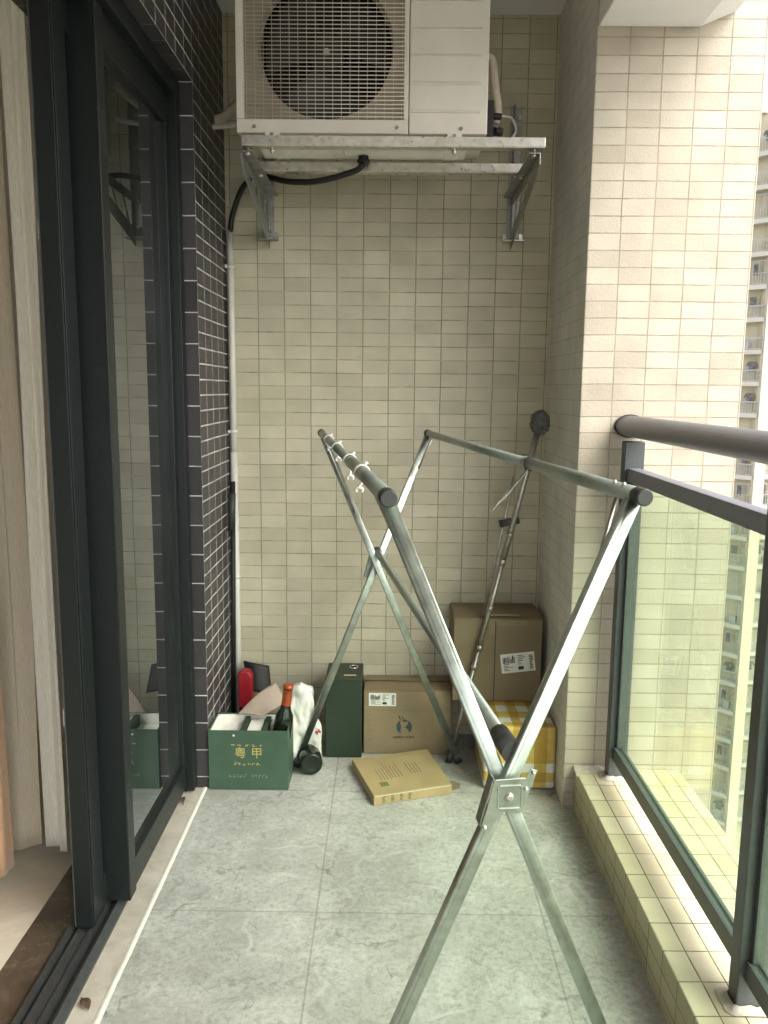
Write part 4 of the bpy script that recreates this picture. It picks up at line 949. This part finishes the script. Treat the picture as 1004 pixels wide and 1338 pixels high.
# ------------------------------------------------------------------ apartment tower across the gap
def emat(name, col, rough=.8, var=.06, sc=.6): return plain(name, col, rough, 0, var, sc, .0)
M_tw = emat('cream_facade', (.50,.44,.32)); M_tw2 = emat('pale_band', (.43,.41,.35)); M_tfr = emat('white_window_frame', (.40,.41,.41), .5); M_tgl = plain('window_glass_dark', (.030,.036,.038), .45, 0, .6, .9, 0, spec=.12); M_trail = emat('balcony_bars', (.30,.33,.33), .5); M_tst = emat('balcony_clutter', (.12,.115,.11), .8, .5, 3)
FL = 3.0; DT = 78.0
t = thing('apartment_tower', 'tall cream apartment tower with stacked caged balconies across the gap', 'building', (37, 82, -62))
zlo, nfl = -58.0, 34
b = MB()
b.box((35.05, DT+.02, -62), (36.05, DT+4, 27))                      # pilaster
b.box((36.05, DT+2.4, -62), (43.0, DT+14, 27)); b.box((41.0, DT+.02, -62), (42.0, DT+2.4, 27))
b.prism([(35.05, DT+1.7),(35.05, DT+14),(24, DT+14),(24, DT+3.6),(33.0, DT+3.6)], lambda u, v, d: (u, v, d), -62, 27)
b.box((24.0, DT+2.2, -62), (25.0, DT+3.6, 27))
b.build('wall', M_tw, t)
A0, A1 = Vector((35.05, DT+.35, 0)), Vector((32.9, DT+2.6, 0)); e = (A1-A0).normalized(); nrm2 = Vector((e.y, -e.x, 0)); nrm2 = nrm2 if nrm2.y < 0 else -nrm2; Lw = (A1-A0).length
def bay_meshes(P, e, nrm, L, tw, variant):
    """floor slab, balcony cage, window behind it, for one storey starting at z=0; P left corner"""
    r = random.Random(variant)
    def q(s, o, z): return P+e*s+nrm*o+Vector((0,0,z))
    def bx(b, s0, s1, o0, o1, z0, z1):
        vs = [q(s, o, z) for z in (z0, z1) for s, o in ((s0,o0),(s1,o0),(s1,o1),(s0,o1))]
        b.add(vs, [(0,3,2,1),(4,5,6,7),(0,1,5,4),(1,2,6,5),(2,3,7,6),(3,0,4,7)])
    slab = MB(); bx(slab, 0, L, -1.2, .10, 0, .42); bx(slab, 0, .10, -1.2, .0, .42, FL-.001); bx(slab, L-.10, L, -1.2, .0, .42, FL-.001)
    win = MB(); bx(win, .1, L-.1, -1.1, -1.0, .425, FL-.002)
    fr = MB()
    for k in range(4): s = .12+(L-.30)*k/3; bx(fr, s, s+.07, -.99, -.93, .43, FL-.05)
    bx(fr, .12, L-.12, -.985, -.935, 1.5, 1.58)
    cage = MB(); top = FL-.4 if r.random() < .6 else 1.55
    n = 11
    for k in range(n+1): s = .05+(L-.14)*k/n; bx(cage, s, s+.035, .02, .055, .42, top if k % 2 == 0 else 1.5)
    for z in (.5, 1.45, top-.05): bx(cage, .05, L-.05, .015, .06, z, z+.055)
    st = MB(); s = .3+r.random()*(L-1.6); zt = 2.35
    out = [[(0,0),(.6,0),(.6,-.85),(0,-.80)],[(0,0),(.42,0),(.46,-1.0),(.28,-1.0),(.21,-.35),(.14,-1.0),(-.04,-1.0)],[(0,-.05),(.28,0),(.42,-.02),(.70,-.05),(.95,-.45),(.80,-.55),(.64,-.35),(.66,-.95),(.10,-.95),(.10,-.35),(-.10,-.50),(-.22,-.42)]][variant % 3]
    st.prism(out, lambda u, v, d: q(s+u, -.35+d, zt+v), 0, .05)
    bxm = MB(); s2 = .2+r.random()*(L-1.1); bx(bxm, s2, s2+.5+.3*r.random(), -.75, -.35, .43, .95+.5*r.random())
    return slab, win, fr, cage, st, bxm
bays = [(A1, -e, nrm2, Lw), (Vector((36.05, DT+1.5, 0)), Vector((1,0,0)), Vector((0,-1,0)), 2.5), (Vector((38.6, DT+1.5, 0)), Vector((1,0,0)), Vector((0,-1,0)), 2.4), (Vector((25.0, DT+3.0, 0)), Vector((1,0,0)), Vector((0,-1,0)), 3.6), (Vector((28.9, DT+3.0, 0)), Vector((1,0,0)), Vector((0,-1,0)), 3.8)]
base_obs = {}
for bi, (P, ee, nn_, L) in enumerate(bays):
    protos = []
    for v_ in range(3):
        slab, win, fr, cage, st, bxm = bay_meshes(P, ee, nn_, L, None, 100*bi+v_)
        meshes = []
        for mb, nm, mt in ((slab,'balcony',M_tw2 if bi != 0 else M_tw2),(win,'window',M_tgl),(fr,'window_frame',M_tfr),(cage,'balcony_railing',M_trail),(st,'laundry',M_tst),(bxm,'storage_box',M_tfr)):
            me = bpy.data.meshes.new(nm); me.from_pydata([tuple(v-P) for v in mb.v], [], mb.f)
            bm = bmesh.new(); bm.from_mesh(me); bmesh.ops.recalc_face_normals(bm, faces=bm.faces); bm.to_mesh(me); bm.free(); me.materials.append(mt); meshes.append((nm, me))
        protos.append(meshes)
    lo, hi = (5, 28) if bi < 2 else (7, 28)
    for f_ in range(lo, hi, 1):
        ms = protos[random.Random(bi*50+f_).randrange(3)]
        par = None
        for nm, me in ms:
            if nm in ('laundry','storage_box') and (bi > 1 or random.Random(f_*7+bi+len(nm)).random() < .5): continue
            o = bpy.data.objects.new(nm, me); COL.objects.link(o)
            if nm == 'balcony':
                o.parent = t; o.location = P+Vector((0,0,zlo+FL*f_))-Vector(t['_w']); par = o
            else: o.parent = par
b = MB(); b.box((24.0, DT+2.0, 27), (43.2, DT+14.2, 28.2)); b.build('roof', M_tw2, t)

# tidy helper properties
for o in bpy.data.objects:
    if '_w' in o: del o['_w']
